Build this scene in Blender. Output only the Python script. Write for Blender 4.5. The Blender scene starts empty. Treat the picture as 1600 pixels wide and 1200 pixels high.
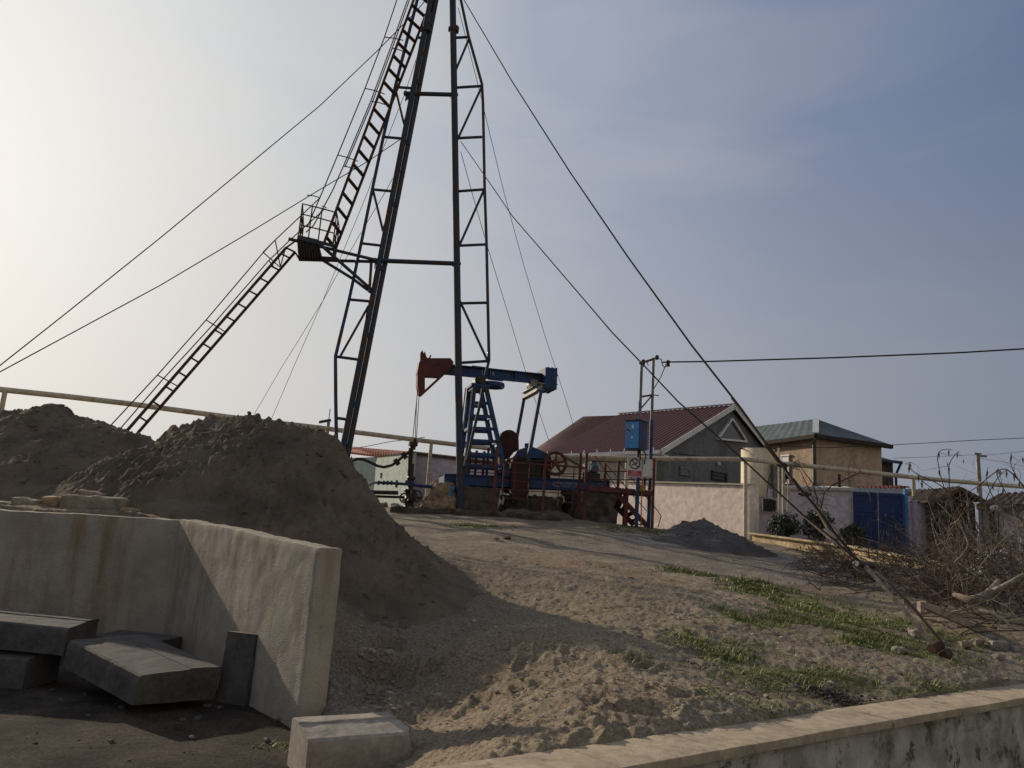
import bpy, math, random
import numpy as np
from mathutils import Vector, Matrix

random.seed(7)
RNG = np.random.default_rng(11)
scene = bpy.context.scene
rad = math.radians

# ------------------------------------------------------------------ camera
FPX, PITCH, ROLL = 1201.0, rad(11.3), rad(3.8)
CAM = np.array([0.0, 0.0, 1.6])
cf = np.array([0, math.cos(PITCH), math.sin(PITCH)])
cr0 = np.array([1.0, 0, 0]); cu0 = np.array([0, -math.sin(PITCH), math.cos(PITCH)])
cr = cr0 * math.cos(ROLL) + cu0 * math.sin(ROLL)
cu = -cr0 * math.sin(ROLL) + cu0 * math.cos(ROLL)
cam_d = bpy.data.cameras.new('camera')
cam_d.sensor_fit = 'HORIZONTAL'; cam_d.sensor_width = 36.0
cam_d.lens = 36.0 * FPX / 1600.0
cam_d.clip_start = 0.05; cam_d.clip_end = 8000
cam = bpy.data.objects.new('camera', cam_d)
scene.collection.objects.link(cam)
cam.matrix_world = Matrix(((cr[0], cu[0], -cf[0], CAM[0]), (cr[1], cu[1], -cf[1], CAM[1]),
                           (cr[2], cu[2], -cf[2], CAM[2]), (0, 0, 0, 1)))
scene.camera = cam
scene.render.resolution_x = 1024; scene.render.resolution_y = 768

# ------------------------------------------------------------------ sky and sun
SUN_AZ, SUN_EL = rad(46), rad(21)          # azimuth to the left of +Y
sdir = Vector((-math.sin(SUN_AZ) * math.cos(SUN_EL), math.cos(SUN_AZ) * math.cos(SUN_EL), math.sin(SUN_EL)))
SUN_STRENGTH, SKY_STRENGTH, EXPOSURE = 4.4, 0.10, -0.2
world = bpy.data.worlds.new('World'); scene.world = world; world.use_nodes = True
wn = world.node_tree; wn.nodes.clear()
def N(tree, typ, **kw):
    n = tree.nodes.new(typ)
    for k, v in kw.items():
        if k.startswith('i_'):
            n.inputs[int(k[2:])].default_value = v
        else:
            setattr(n, k, v)
    return n
wo = N(wn, 'ShaderNodeOutputWorld'); wb = N(wn, 'ShaderNodeBackground')
wb.inputs[1].default_value = SKY_STRENGTH
sky = N(wn, 'ShaderNodeTexSky', sky_type='NISHITA', sun_disc=False, sun_elevation=SUN_EL, sun_rotation=-SUN_AZ,
        altitude=0, air_density=1.3, dust_density=5.0, ozone_density=2.0)
hsv = N(wn, 'ShaderNodeHueSaturation'); hsv.inputs['Saturation'].default_value = 0.62
wn.links.new(sky.outputs[0], hsv.inputs['Color'])
# thin high cloud and a pale haze towards the horizon, by direction
tc = N(wn, 'ShaderNodeTexCoord')
mp = N(wn, 'ShaderNodeMapping'); mp.inputs['Scale'].default_value = (1.1, 1.1, 5.0); mp.inputs['Rotation'].default_value = (0.05, 0.12, 0)
cn = N(wn, 'ShaderNodeTexNoise'); cn.inputs['Scale'].default_value = 1.6; cn.inputs['Detail'].default_value = 6; cn.inputs['Roughness'].default_value = 0.52
cn.inputs['Distortion'].default_value = 0.5
wn.links.new(tc.outputs['Generated'], mp.inputs[0]); wn.links.new(mp.outputs[0], cn.inputs['Vector'])
cr_ = N(wn, 'ShaderNodeValToRGB'); cr_.color_ramp.elements[0].position = 0.45; cr_.color_ramp.elements[1].position = 0.8
cr_.color_ramp.elements[0].color = (0, 0, 0, 1); cr_.color_ramp.elements[1].color = (0.75, 0.75, 0.75, 1)
wn.links.new(cn.outputs[0], cr_.inputs[0])
sep = N(wn, 'ShaderNodeSeparateXYZ'); wn.links.new(tc.outputs['Generated'], sep.inputs[0])
hz = N(wn, 'ShaderNodeMapRange'); hz.inputs['From Min'].default_value = 0.08; hz.inputs['From Max'].default_value = 0.60
hz.interpolation_type = 'SMOOTHSTEP'; wn.links.new(sep.outputs[2], hz.inputs[0])
# the haze is brightest towards the sun's side and bluer high up and away from it in view
dotn = N(wn, 'ShaderNodeVectorMath', operation='DOT_PRODUCT'); dotn.inputs[1].default_value = sdir
wn.links.new(tc.outputs['Generated'], dotn.inputs[0])
def sky_ramp(stops):
    r = N(wn, 'ShaderNodeValToRGB'); el = r.color_ramp.elements; r.color_ramp.interpolation = 'B_SPLINE' if False else 'LINEAR'
    k = 0.1 * 2 ** -0.2
    lin = lambda c: tuple(((x / 255 + .055) / 1.055) ** 2.4 / k for x in c) + (1,)
    stops = [((p + 1) / 2, c) for p, c in stops]; el[0].position = stops[0][0]; el[0].color = lin(stops[0][1]); el[1].position = stops[-1][0]; el[1].color = lin(stops[-1][1])
    for p, c in stops[1:-1]:
        e = el.new(p); e.color = lin(c)
    wn.links.new(dmap.outputs[0], r.inputs[0]); return r.outputs[0]
dmap = N(wn, 'ShaderNodeMapRange'); dmap.inputs['From Min'].default_value = -1.0; dmap.inputs['From Max'].default_value = 1.0
wn.links.new(dotn.outputs['Value'], dmap.inputs[0])
high = sky_ramp([(-1.0, (196, 190, 182)), (-0.4, (172, 170, 170)), (0.0, (108, 120, 146)), (0.28, (98, 115, 148)), (0.5, (120, 134, 163)), (0.73, (154, 164, 184)), (0.82, (180, 186, 198)), (0.9, (200, 204, 208)), (0.98, (228, 229, 228))])  # lowest stops: unseen sky behind the camera, brightened as added fill
low = sky_ramp([(-1.0, (196, 188, 178)), (-0.4, (176, 172, 170)), (0.0, (126, 129, 142)), (0.2, (132, 139, 153)), (0.42, (151, 156, 166)), (0.65, (177, 179, 186)), (0.85, (206, 205, 203)), (0.93, (220, 216, 210)), (0.98, (230, 227, 221))])  # same added fill behind the camera
hl = N(wn, 'ShaderNodeMix', data_type='RGBA'); wn.links.new(hz.outputs[0], hl.inputs[0]); wn.links.new(low, hl.inputs[6]); wn.links.new(high, hl.inputs[7])
cl = N(wn, 'ShaderNodeMix', data_type='RGBA', blend_type='MIX'); wn.links.new(cr_.outputs[0], cl.inputs[0]); wn.links.new(hl.outputs[2], cl.inputs[6]); wn.links.new(low, cl.inputs[7])
mx = N(wn, 'ShaderNodeMix', data_type='RGBA'); mx.inputs[0].default_value = 0.96
wn.links.new(hsv.outputs[0], mx.inputs[6]); wn.links.new(cl.outputs[2], mx.inputs[7])
wn.links.new(mx.outputs[2], wb.inputs[0]); wn.links.new(wb.outputs[0], wo.inputs[0])

sl = bpy.data.lights.new('sun', 'SUN'); sl.energy = SUN_STRENGTH; sl.angle = rad(0.9); sl.color = (1.0, 0.84, 0.66)
sun = bpy.data.objects.new('sun', sl); scene.collection.objects.link(sun)
sun.rotation_euler = sdir.to_track_quat('Z', 'Y').to_euler(); sun.location = (-20, 20, 20)
scene.view_settings.view_transform = 'Standard'; scene.view_settings.look = 'None'
scene.view_settings.exposure = EXPOSURE; scene.view_settings.gamma = 1.0

# ------------------------------------------------------------------ pixel helpers (photo is 1600x1200)
def ray(px, py):
    return cf + cr * ((px - 800) / FPX) + cu * ((600 - py) / FPX)
def at(px, py, Y):
    d = ray(px, py); return CAM + d * (Y / d[1])
def pz(px, py, z):
    d = ray(px, py); return CAM + d * ((z - CAM[2]) / d[2])
def onplane(px, py, p0, n):
    d = ray(px, py); n = np.array(n, float); p0 = np.array(p0, float)
    return CAM + d * (((p0 - CAM) @ n) / (d @ n))

# ------------------------------------------------------------------ noise (numpy value noise)
def _h(i, j, k, s):
    n = (i * 374761393 + j * 668265263 + k * 2147483647 % 1000003 + k * 1274126177 + s * 362437) & 0xFFFFFFFF
    n = ((n ^ (n >> 13)) * 1274126177) & 0xFFFFFFFF
    n = (n ^ (n >> 16)) & 0xFFFFFFFF
    return n.astype(np.float64) / 4294967295.0
def vnoise(x, y, z=None, s=0):
    x = np.asarray(x, float); y = np.asarray(y, float)
    z = np.zeros_like(x) if z is None else np.asarray(z, float)
    xi = np.floor(x).astype(np.int64); yi = np.floor(y).astype(np.int64); zi = np.floor(z).astype(np.int64)
    u = x - xi; v = y - yi; w = z - zi
    u = u * u * (3 - 2 * u); v = v * v * (3 - 2 * v); w = w * w * (3 - 2 * w)
    r = 0
    for a in (0, 1):
        for b in (0, 1):
            for c in (0, 1):
                r = r + _h(xi + a, yi + b, zi + c, s) * (u if a else 1 - u) * (v if b else 1 - v) * (w if c else 1 - w)
    return r * 2 - 1
def fbm(x, y, z=None, oct=4, s=0, gain=0.5):
    r = 0; a = 1.0; f = 1.0
    for o in range(oct):
        r = r + a * vnoise(np.asarray(x) * f, np.asarray(y) * f, None if z is None else np.asarray(z) * f, s + o * 17)
        a *= gain; f *= 2.03
    return r

# ------------------------------------------------------------------ ground height
WALL_C = np.array([-3.83, 9.3]); WALL_E = np.array([-1.40, 6.55]); WALL_L = np.array([-9.5, 9.55])
RW0 = np.array([-0.75, 3.55]); RW1 = np.array([5.30, 8.05]); RWD = (RW1 - RW0) / np.linalg.norm(RW1 - RW0)
RW2 = RW1 + RWD * 14
ctrl = []
def cz(px, py, z): ctrl.append(pz(px, py, z))
def cy(px, py, Y): ctrl.append(at(px, py, Y))
for px, py, z in [(797, 1180, .44), (1040, 1142, .45), (1300, 1108, .45), (1600, 1068, .46), (700, 1150, .22), (640, 1130, .08), (590, 1090, .05),
                  (560, 1010, .38), (600, 955, .6), (750, 1000, .62), (900, 1080, .52), (1200, 1050, .55), (1480, 1035, .60), (1600, 1010, .68),
                  (1300, 950, .85), (1000, 950, .85), (850, 905, 1.05)]: cz(px, py, z)
for px, py, Y in [(750, 862, 15.5), (1100, 884, 16.5), (1250, 892, 17), (700, 812, 22), (900, 816, 23), (1020, 826, 23.5), (640, 797, 24.5), (540, 800, 24),
                  (1040, 832, 28), (1170, 843, 26.5), (1330, 863, 26), (1440, 878, 25), (1484, 896, 17.5), (1600, 905, 20), (1600, 940, 14), (560, 790, 29), (400, 790, 24), (0, 772, 24),
                  (130, 775, 15), (0, 772, 15), (1280, 868, 22), (1180, 850, 24)]: cy(px, py, Y)
for x, y, z in [(-12, 40, 2.4), (0, 40, 2.3), (15, 40, 2.2), (30, 40, 2.2), (-25, 25, 2.2), (30, 20, 1.6), (14, 10, .7), (-20, 12, 1.8), (-9, 11, 1.62), (-6, 10.4, 1.6), (-3.6, 9.9, 1.45),
                (-2.2, 8.6, 1.0), (-1.2, 6.9, .3), (-.9, 5.4, .03), (-.6, 4.2, .1), (12, 12, .9), (-30, 5, 1.6), (40, 5, .3), (8, 9.5, .62)]:
    ctrl.append(np.array([x, y, z], float))
ctrl = np.array(ctrl)
def _tps(d): return np.where(d > 1e-9, d * d * np.log(np.maximum(d, 1e-9)), 0.0)
_n = len(ctrl)
_K = _tps(np.linalg.norm(ctrl[:, None, :2] - ctrl[None, :, :2], axis=2)) + np.eye(_n) * 0.05
_P = np.c_[np.ones(_n), ctrl[:, :2]]
_A = np.block([[_K, _P], [_P.T, np.zeros((3, 3))]])
_W = np.linalg.solve(_A, np.r_[ctrl[:, 2], 0, 0, 0])
def sstep(a, b, x):
    t = np.clip((x - a) / (b - a), 0, 1); return t * t * (3 - 2 * t)
FRONT = [WALL_L, WALL_C, WALL_E, RW0, RW2, np.array([40, -30]), np.array([-40, -30]), np.array([-40, 9.6])]
def front_sd(x, y):
    """signed distance, positive inside the low front area"""
    d = np.full(x.shape, 1e9); inside = np.zeros(x.shape, bool)
    for i in range(len(FRONT)):
        a = FRONT[i]; b = FRONT[(i + 1) % len(FRONT)]
        e = b - a; t = np.clip(((x - a[0]) * e[0] + (y - a[1]) * e[1]) / (e @ e), 0, 1)
        d = np.minimum(d, np.hypot(x - a[0] - t * e[0], y - a[1] - t * e[1]))
        c = ((a[1] > y) != (b[1] > y)) & (x < (b[0] - a[0]) * (y - a[1]) / (b[1] - a[1] + 1e-12) + a[0])
        inside ^= c
    return np.where(inside, d, -d)
def gz_base(x, y):
    x = np.atleast_1d(np.asarray(x, float)); y = np.atleast_1d(np.asarray(y, float))
    xc = np.clip(x, -32, 40); yc = np.clip(y, 2, 42)
    z = np.zeros(x.shape); fl = z.ravel(); xf = xc.ravel(); yf = yc.ravel()
    for s in range(0, xf.size, 40000):
        e = slice(s, s + 40000)
        d = np.hypot(xf[e, None] - ctrl[None, :, 0], yf[e, None] - ctrl[None, :, 1])
        fl[e] = _tps(d) @ _W[:_n] + _W[_n] + _W[_n + 1] * xf[e] + _W[_n + 2] * yf[e]
    z = fl.reshape(x.shape)
    r = np.hypot(x, y)
    z = z * (1 - sstep(46, 130, r)) + 0.2 * sstep(46, 130, r)
    fz = -0.35 * sstep(-0.3, 1.6, x + 0 * y) * sstep(-8.0, -1.0, -(y - 4 - x * .74)) * 1.0
    fz = np.where(x < -0.6, 0.0, fz)
    sd = front_sd(x, y)
    # where sand spills past the wall end the step is soft, along the walls it is hidden in them
    gap = np.exp(-((x + 1.0) ** 2 + (y - 5.2) ** 2) / 1.2)
    wdt = 0.08 + 0.5 * gap
    t = np.clip((sd + .12 * (1 - gap) + wdt) / (2 * wdt), 0, 1); t = t * t * (3 - 2 * t)
    return z * (1 - t) + fz * t
def gz(x, y): return float(gz_base(x, y)[0])
def ground_hit(px, py):
    d = ray(px, py); Y = np.linspace(2.5, 70, 1400); P = CAM[None] + d[None] * (Y / d[1])[:, None]
    h = P[:, 2] - gz_base(P[:, 0], P[:, 1])
    i = np.where(h < 0)[0]
    if len(i) == 0:                       # the ray grazes over the brow: take the closest ground
        j = int(np.argmin(h[:700])); return np.array([P[j, 0], P[j, 1], P[j, 2] - h[j]])
    return P[i[0]]

# ------------------------------------------------------------------ materials
def new_mat(name):
    m = bpy.data.materials.new(name); m.use_nodes = True
    t = m.node_tree; b = t.nodes['Principled BSDF']
    return m, t, b
def noise(t, scale, detail=5, rough=0.6, vec=None, dist=0.0):
    n = N(t, 'ShaderNodeTexNoise'); n.inputs['Scale'].default_value = scale
    n.inputs['Detail'].default_value = detail; n.inputs['Roughness'].default_value = rough; n.inputs['Distortion'].default_value = dist
    if vec is not None: t.links.new(vec, n.inputs['Vector'])
    return n.outputs[0]
def ramp(t, src, a, b, ca=(0, 0, 0), cb=(1, 1, 1)):
    r = N(t, 'ShaderNodeValToRGB'); e = r.color_ramp.elements
    e[0].position = a; e[1].position = b; e[0].color = (*ca, 1); e[1].color = (*cb, 1)
    t.links.new(src, r.inputs[0]); return r.outputs[0]
def mixc(t, fac, a, b, mode='MIX'):
    m = N(t, 'ShaderNodeMix', data_type='RGBA', blend_type=mode)
    for s, idx in ((fac, 0), (a, 6), (b, 7)):
        if isinstance(s, (int, float)): m.inputs[idx].default_value = s
        elif isinstance(s, tuple): m.inputs[idx].default_value = (*s, 1)
        else: t.links.new(s, m.inputs[idx])
    return m.outputs[2]
def bump(t, b, src, strength, dist=0.02):
    n = N(t, 'ShaderNodeBump'); n.inputs['Strength'].default_value = strength; n.inputs['Distance'].default_value = dist
    t.links.new(src, n.inputs['Height'])
    if b.inputs['Normal'].is_linked:
        t.links.new(b.inputs['Normal'].links[0].from_socket, n.inputs['Normal'])
    t.links.new(n.outputs[0], b.inputs['Normal'])
def objco(t, scale=(1, 1, 1), rot=(0, 0, 0)):
    c = N(t, 'ShaderNodeTexCoord'); m = N(t, 'ShaderNodeMapping')
    m.inputs['Scale'].default_value = scale; m.inputs['Rotation'].default_value = rot
    t.links.new(c.outputs['Object'], m.inputs[0]); return m.outputs[0]
def weathered(name, c1, c2, scale=3, lo=.45, hi=.62, rough=.75, metal=0.0, bmp=.25, fine=40, streak=False, c3=None, spec=.3):
    m, t, b = new_mat(name)
    v = objco(t); vs = objco(t, (1, 1, .12)) if streak else v
    n1 = noise(t, scale, 7, .62, vs)
    col = mixc(t, ramp(t, n1, lo, hi), c1, c2)
    n2 = noise(t, scale * 4.3, 5, .6, v)
    col = mixc(t, ramp(t, n2, .3, .7, (.72,) * 3, (1.18,) * 3), col, ramp(t, n2, .3, .7, (.72,) * 3, (1.18,) * 3), 'MIX') if False else mixc(t, 1.0, col, ramp(t, n2, .3, .7, (.75,) * 3, (1.15,) * 3), 'MULTIPLY')
    if c3 is not None:
        n4 = noise(t, scale * 1.7, 8, .7, v, .6)
        col = mixc(t, ramp(t, n4, .60, .68), col, c3)
    t.links.new(col, b.inputs['Base Color'])
    b.inputs['Roughness'].default_value = rough; b.inputs['Metallic'].default_value = metal
    b.inputs['Specular IOR Level'].default_value = spec
    if bmp: bump(t, b, noise(t, fine, 6, .65, v), bmp, .01)
    return m
M = {}
M['blue'] = weathered('blue_paint', (.016, .058, .165), (.04, .032, .028), 3.6, .47, .60, .6, 0, .15)
M['blue_bright'] = weathered('bright_blue_paint', (.05, .20, .42), (.06, .10, .14), 4, .58, .75, .45, 0, .1)
M['blue_dark'] = weathered('dark_blue_paint', (.010, .04, .12), (.05, .028, .02), 2.2, .45, .62, .55, 0, .2)
M['cabinet'] = weathered('cabinet_blue_enamel', (.07, .27, .55), (.13, .30, .48), 3, .45, .7, .4, 0, .05)
M['mast'] = weathered('rusty_mast_steel', (.024, .046, .078), (.062, .037, .025), 2.0, .42, .62, .65, 0, .3)
M['mastblue'] = weathered('blue_mast_steel', (.018, .055, .13), (.045, .032, .028), 1.6, .46, .64, .6, 0, .3)
M['rust'] = weathered('brown_rust', (.085, .042, .026), (.045, .027, .02), 6, .4, .6, .85, 0, .4)
M['shadedred'] = weathered('shaded_red', (.062, .018, .014), (.03, .018, .015), 3, .4, .62, .75, 0, .3)  # red paint darkened: the counterweights' shade is put into the colour
M['red'] = weathered('red_brown_paint', (.125, .036, .03), (.055, .028, .022), 4, .44, .62, .7, 0, .2)
M['wire'] = weathered('steel_wire', (.022, .021, .02), (.035, .028, .02), 8, .4, .6, .9, 0, 0, spec=.1)
M['black'] = weathered('black_rubber', (.018, .018, .018), (.03, .026, .02), 6, .4, .6, .7, 0, .2)
M['grease'] = weathered('greasy_iron', (.03, .027, .024), (.06, .042, .03), 5, .4, .6, .5, .2, .4)
M['galv'] = weathered('galvanised_steel', (.22, .22, .22), (.12, .11, .10), 5, .4, .65, .55, .4, .1)
M['white'] = weathered('white_paint', (.62, .61, .58), (.45, .42, .36), 4, .5, .7, .5, 0, .1)
M['signred'] = weathered('sign_red', (.42, .03, .07), (.36, .03, .06), 6, .4, .6, .5, 0, 0)
M['signdark'] = weathered('sign_dark', (.03, .015, .07), (.035, .02, .08), 6, .4, .6, .5, 0, 0)
M['letter'] = weathered('faded_lettering', (.26, .31, .42), (.12, .16, .26), 25, .4, .6, .6, 0, 0)
M['pipe'] = weathered('cream_pipe_paint', (.50, .44, .32), (.26, .20, .14), 3, .50, .70, .55, 0, .1)
M['pinkwall'] = weathered('pink_render', (.73, .64, .58), (.67, .58, .53), 1.2, .4, .65, .9, 0, .15, 60, c3=(.60, .51, .46))
M['mauve'] = weathered('mauve_render', (.64, .56, .60), (.58, .50, .53), 1.3, .4, .65, .9, 0, .15, 60, c3=(.48, .41, .43))
M['mint'] = weathered('mint_render', (.40, .47, .42), (.34, .39, .33), 1.2, .42, .68, .9, 0, .15, 60)
M['greyrender'] = weathered('grey_cement_render', (.135, .145, .155), (.10, .105, .115), 1.0, .4, .62, .9, 0, .2, 50, streak=True)
M['creamwall'] = weathered('cream_render', (.40, .38, .30), (.30, .28, .22), 1.4, .42, .65, .9, 0, .2, 50)
M['beige'] = weathered('beige_plaster', (.43, .325, .23), (.33, .245, .175), 1.1, .40, .62, .9, 0, .2, 60, streak=True)
M['yellowkerb'] = weathered('yellow_kerb_plaster', (.58, .48, .29), (.40, .31, .18), 3, .45, .65, .9, 0, .3)
M['maroon'] = weathered('maroon_roof_sheet', (.066, .013, .014), (.046, .012, .012), 2, .4, .65, .62, 0, .05, spec=.2)
M['greenroof'] = weathered('green_grey_roof_sheet', (.105, .128, .125), (.07, .09, .09), 1.5, .4, .65, .6, 0, .08, spec=.2)
M['greyroof'] = weathered('grey_fibre_roof', (.24, .25, .25), (.16, .16, .155), 3, .4, .65, .85, 0, .2)
M['whiteroof'] = weathered('white_fascia', (.60, .60, .60), (.45, .45, .44), 3, .4, .65, .5, 0, .05)
M['glass'] = weathered('dark_window_glass', (.02, .024, .03), (.03, .035, .04), 3, .4, .6, .12, 0, 0, spec=.5)
M['gateblue'] = weathered('dark_blue_gate_paint', (.012, .035, .13), (.02, .03, .07), 3, .5, .7, .55, 0, .1)
M['darkwood'] = weathered('dark_boards', (.030, .022, .018), (.05, .035, .025), 5, .4, .6, .9, 0, .4)
M['tank'] = weathered('cream_tank_paint', (.62, .54, .38), (.52, .43, .28), 2.5, .45, .62, .6, 0, .1, 30, streak=True, c3=None)
M['bark'] = weathered('brown_bark', (.135, .10, .075), (.07, .052, .04), 9, .4, .6, .9, 0, .4)
M['palebark'] = weathered('pale_bark', (.33, .28, .22), (.18, .145, .11), 8, .4, .6, .9, 0, .5)
M['redbark'] = weathered('reddish_twigs', (.12, .05, .035), (.07, .035, .025), 9, .4, .6, .9, 0, .3)
M['stone'] = weathered('rough_stone', (.30, .25, .18), (.17, .14, .11), 5, .4, .62, .95, 0, .8, 35)
M['yellowstone'] = weathered('limestone', (.34, .24, .13), (.17, .13, .10), 6, .42, .6, .95, 0, .8, 35)
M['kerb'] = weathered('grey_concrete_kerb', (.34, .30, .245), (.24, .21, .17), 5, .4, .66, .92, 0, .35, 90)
M['shadedkerb'] = weathered('shaded_concrete_kerb', (.10, .094, .086), (.062, .058, .053), 5, .4, .66, .92, 0, .35, 90)  # kerbstones and rubble in the walled corner: shade put into their colour
M['foundation'] = weathered('stained_concrete', (.12, .095, .07), (.05, .042, .035), 2.2, .4, .6, .95, 0, .8, 25)
M['pebble'] = weathered('pebble', (.36, .31, .25), (.20, .17, .135), 2.0, .4, .6, .95, 0, .3)
M['sheet'] = weathered('white_sheet', (.68, .70, .72), (.5, .5, .52), 3, .4, .6, .35, 0, .2)
M['yellowbox'] = weathered('ochre_paint', (.40, .24, .05), (.28, .17, .05), 6, .4, .6, .6, 0, 0)
M['motor'] = weathered('motor_grey_blue', (.06, .10, .15), (.05, .06, .07), 8, .4, .6, .6, 0, .2)

def mat_sand(name, dark=1.0, grey=0.0):
    m, t, b = new_mat(name)
    v = objco(t)
    c1 = tuple(np.array([.33, .265, .185]) * dark * (1 - grey) + np.array([.15, .14, .13]) * grey)
    c2 = tuple(np.array([.20, .16, .115]) * dark * (1 - grey) + np.array([.09, .085, .08]) * grey)
    col = mixc(t, ramp(t, noise(t, 1.3, 8, .62, v), .38, .62), c1, c2)
    col = mixc(t, 1.0, col, ramp(t, noise(t, 60, 5, .7, v), .25, .75, (.72,) * 3, (1.25,) * 3), 'MULTIPLY')
    t.links.new(col, b.inputs['Base Color']); b.inputs['Roughness'].default_value = 1.0
    b.inputs['Specular IOR Level'].default_value = .1
    bump(t, b, noise(t, 9, 9, .75, v), .8, .09); bump(t, b, noise(t, 50, 5, .7, v), .6, .02)
    return m
M['heap'] = mat_sand('damp_sand', .66, .14)
M['heapgrey'] = mat_sand('grey_gravel', 1.0, 1.0)

def mat_ground():
    m, t, b = new_mat('ground_soil')
    v = objco(t)
    at_ = N(t, 'ShaderNodeAttribute', attribute_name='zone'); s = N(t, 'ShaderNodeSeparateColor'); t.links.new(at_.outputs['Color'], s.inputs[0])
    sand = mixc(t, ramp(t, noise(t, .9, 8, .6, v), .38, .62), (.36, .295, .205), (.275, .22, .15))
    soil = mixc(t, ramp(t, noise(t, 2.2, 9, .68, v), .36, .6), (.36, .30, .22), (.22, .178, .13))
    vor = N(t, 'ShaderNodeTexVoronoi'); vor.inputs['Scale'].default_value = 26; t.links.new(v, vor.inputs['Vector'])
    sp = mixc(t, ramp(t, vor.outputs['Color'], .1, .9), (.14, .12, .10), (.48, .42, .35))
    soil = mixc(t, ramp(t, noise(t, .75, 9, .75, v), .48, .60, (0,) * 3, (.8,) * 3), soil, (.20, .165, .105))
    soil = mixc(t, ramp(t, noise(t, 7, 6, .7, v), .50, .66, (0,) * 3, (.75,) * 3), soil, sp)
    grav = mixc(t, ramp(t, vor.outputs['Color'], .1, .9), (.13, .125, .12), (.27, .26, .25))
    shaded_pave = mixc(t, ramp(t, noise(t, 1.6, 8, .65, v), .4, .6), (.095, .08, .063), (.045, .038, .031))  # floor darkened: cast shade is put into its colour
    ash = (.018, .018, .02)
    col = mixc(t, s.outputs[0], sand, soil)
    col = mixc(t, s.outputs[1], col, grav)
    a3 = N(t, 'ShaderNodeAttribute', attribute_name='zone3'); col = mixc(t, a3.outputs['Fac'], col, (.205, .168, .125))
    col = mixc(t, s.outputs[2], col, shaded_pave)
    a2 = N(t, 'ShaderNodeAttribute', attribute_name='zone2'); s2 = N(t, 'ShaderNodeSeparateColor'); t.links.new(a2.outputs['Color'], s2.inputs[0])
    col = mixc(t, s2.outputs[0], col, ash)
    col = mixc(t, s2.outputs[1], col, (.30, .19, .125))
    col = mixc(t, s2.outputs[2], col, (.13, .145, .05))
    col = mixc(t, 1.0, col, ramp(t, noise(t, 34, 6, .78, v), .34, .60, (.40,) * 3, (1.24,) * 3), 'MULTIPLY')  # dark specks put the tiny shadows of clods into the soil colour
    t.links.new(col, b.inputs['Base Color']); b.inputs['Roughness'].default_value = 1.0; b.inputs['Specular IOR Level'].default_value = .1
    bump(t, b, noise(t, 12, 9, .75, v), .7, .06); bump(t, b, noise(t, 60, 4, .7, v), .6, .02)
    return m
M['ground'] = mat_ground()

def mat_concrete_wall():
    m, t, b = new_mat('whitewashed_rough_render')
    v = objco(t); vs = objco(t, (1, 1, .14))
    base = mixc(t, ramp(t, noise(t, 2.0, 7, .6, v), .36, .62), (.385, .35, .285), (.29, .255, .205))
    st = ramp(t, noise(t, 3.2, 7, .66, vs), .50, .70)
    base = mixc(t, st, base, (.22, .165, .09))
    base = mixc(t, ramp(t, noise(t, 15, 6, .7, v), .67, .70), base, (.09, .055, .035))
    dirt = N(t, 'ShaderNodeSeparateXYZ'); t.links.new(v, dirt.inputs[0])
    base = mixc(t, 1.0, base, ramp(t, noise(t, 70, 4, .7, v), .3, .7, (.85,) * 3, (1.1,) * 3), 'MULTIPLY')
    t.links.new(base, b.inputs['Base Color']); b.inputs['Roughness'].default_value = .95; b.inputs['Specular IOR Level'].default_value = .15
    bump(t, b, noise(t, 75, 4, .6, v), .9, .012); bump(t, b, noise(t, 9, 5, .6, v), .4, .03)
    return m
M['cwall'] = mat_concrete_wall()
def mat_old_render():
    m, t, b = new_mat('mouldy_white_render')
    v = objco(t)
    base = mixc(t, ramp(t, noise(t, 3, 7, .65, v), .38, .6), (.50, .48, .41), (.28, .27, .22))
    base = mixc(t, ramp(t, noise(t, 3.4, 10, .78, v), .56, .62), base, (.075, .075, .06))
    base = mixc(t, ramp(t, noise(t, 2.1, 8, .7, v), .56, .66), base, (.09, .10, .055))
    t.links.new(base, b.inputs['Base Color']); b.inputs['Roughness'].default_value = .95
    bump(t, b, noise(t, 22, 7, .7, v), .7, .02)
    return m
M['oldwall'] = mat_old_render()
M['cap'] = weathered('sandstone_cap', (.44, .36, .25), (.33, .265, .18), 3.5, .4, .64, .95, 0, .5, 70, c3=(.20, .155, .10))
def mat_leaf(name, c1, c2):
    m, t, b = new_mat(name)
    g = N(t, 'ShaderNodeNewGeometry')
    col = mixc(t, g.outputs['Random Per Island'], c1, c2)
    t.links.new(col, b.inputs['Base Color']); b.inputs['Roughness'].default_value = .6
    return m
M['grass'] = mat_leaf('grass_blades', (.05, .10, .02), (.27, .27, .06))
M['leaf'] = mat_leaf('dark_leaves', (.014, .024, .012), (.04, .055, .025))
M['dryleaf'] = mat_leaf('dry_leaves', (.12, .075, .045), (.20, .15, .10))
def mat_tiles(name, c1, c2, sc, rot):
    m, t, b = new_mat(name)
    v = objco(t, (1, 1, 1), rot)
    w = N(t, 'ShaderNodeTexWave'); w.inputs['Scale'].default_value = sc; w.inputs['Distortion'].default_value = .6; t.links.new(v, w.inputs['Vector'])
    col = mixc(t, w.outputs[0], c1, c2); t.links.new(col, b.inputs['Base Color']); b.inputs['Roughness'].default_value = .85
    return m
M['redtile'] = mat_tiles('red_clay_tiles', (.14, .04, .03), (.62, .24, .17), 1.9, (0, 0, 0))
M['browntile'] = weathered('brown_clay_tiles', (.12, .085, .06), (.07, .05, .035), 4, .4, .6, .9, 0, .5)

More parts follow.
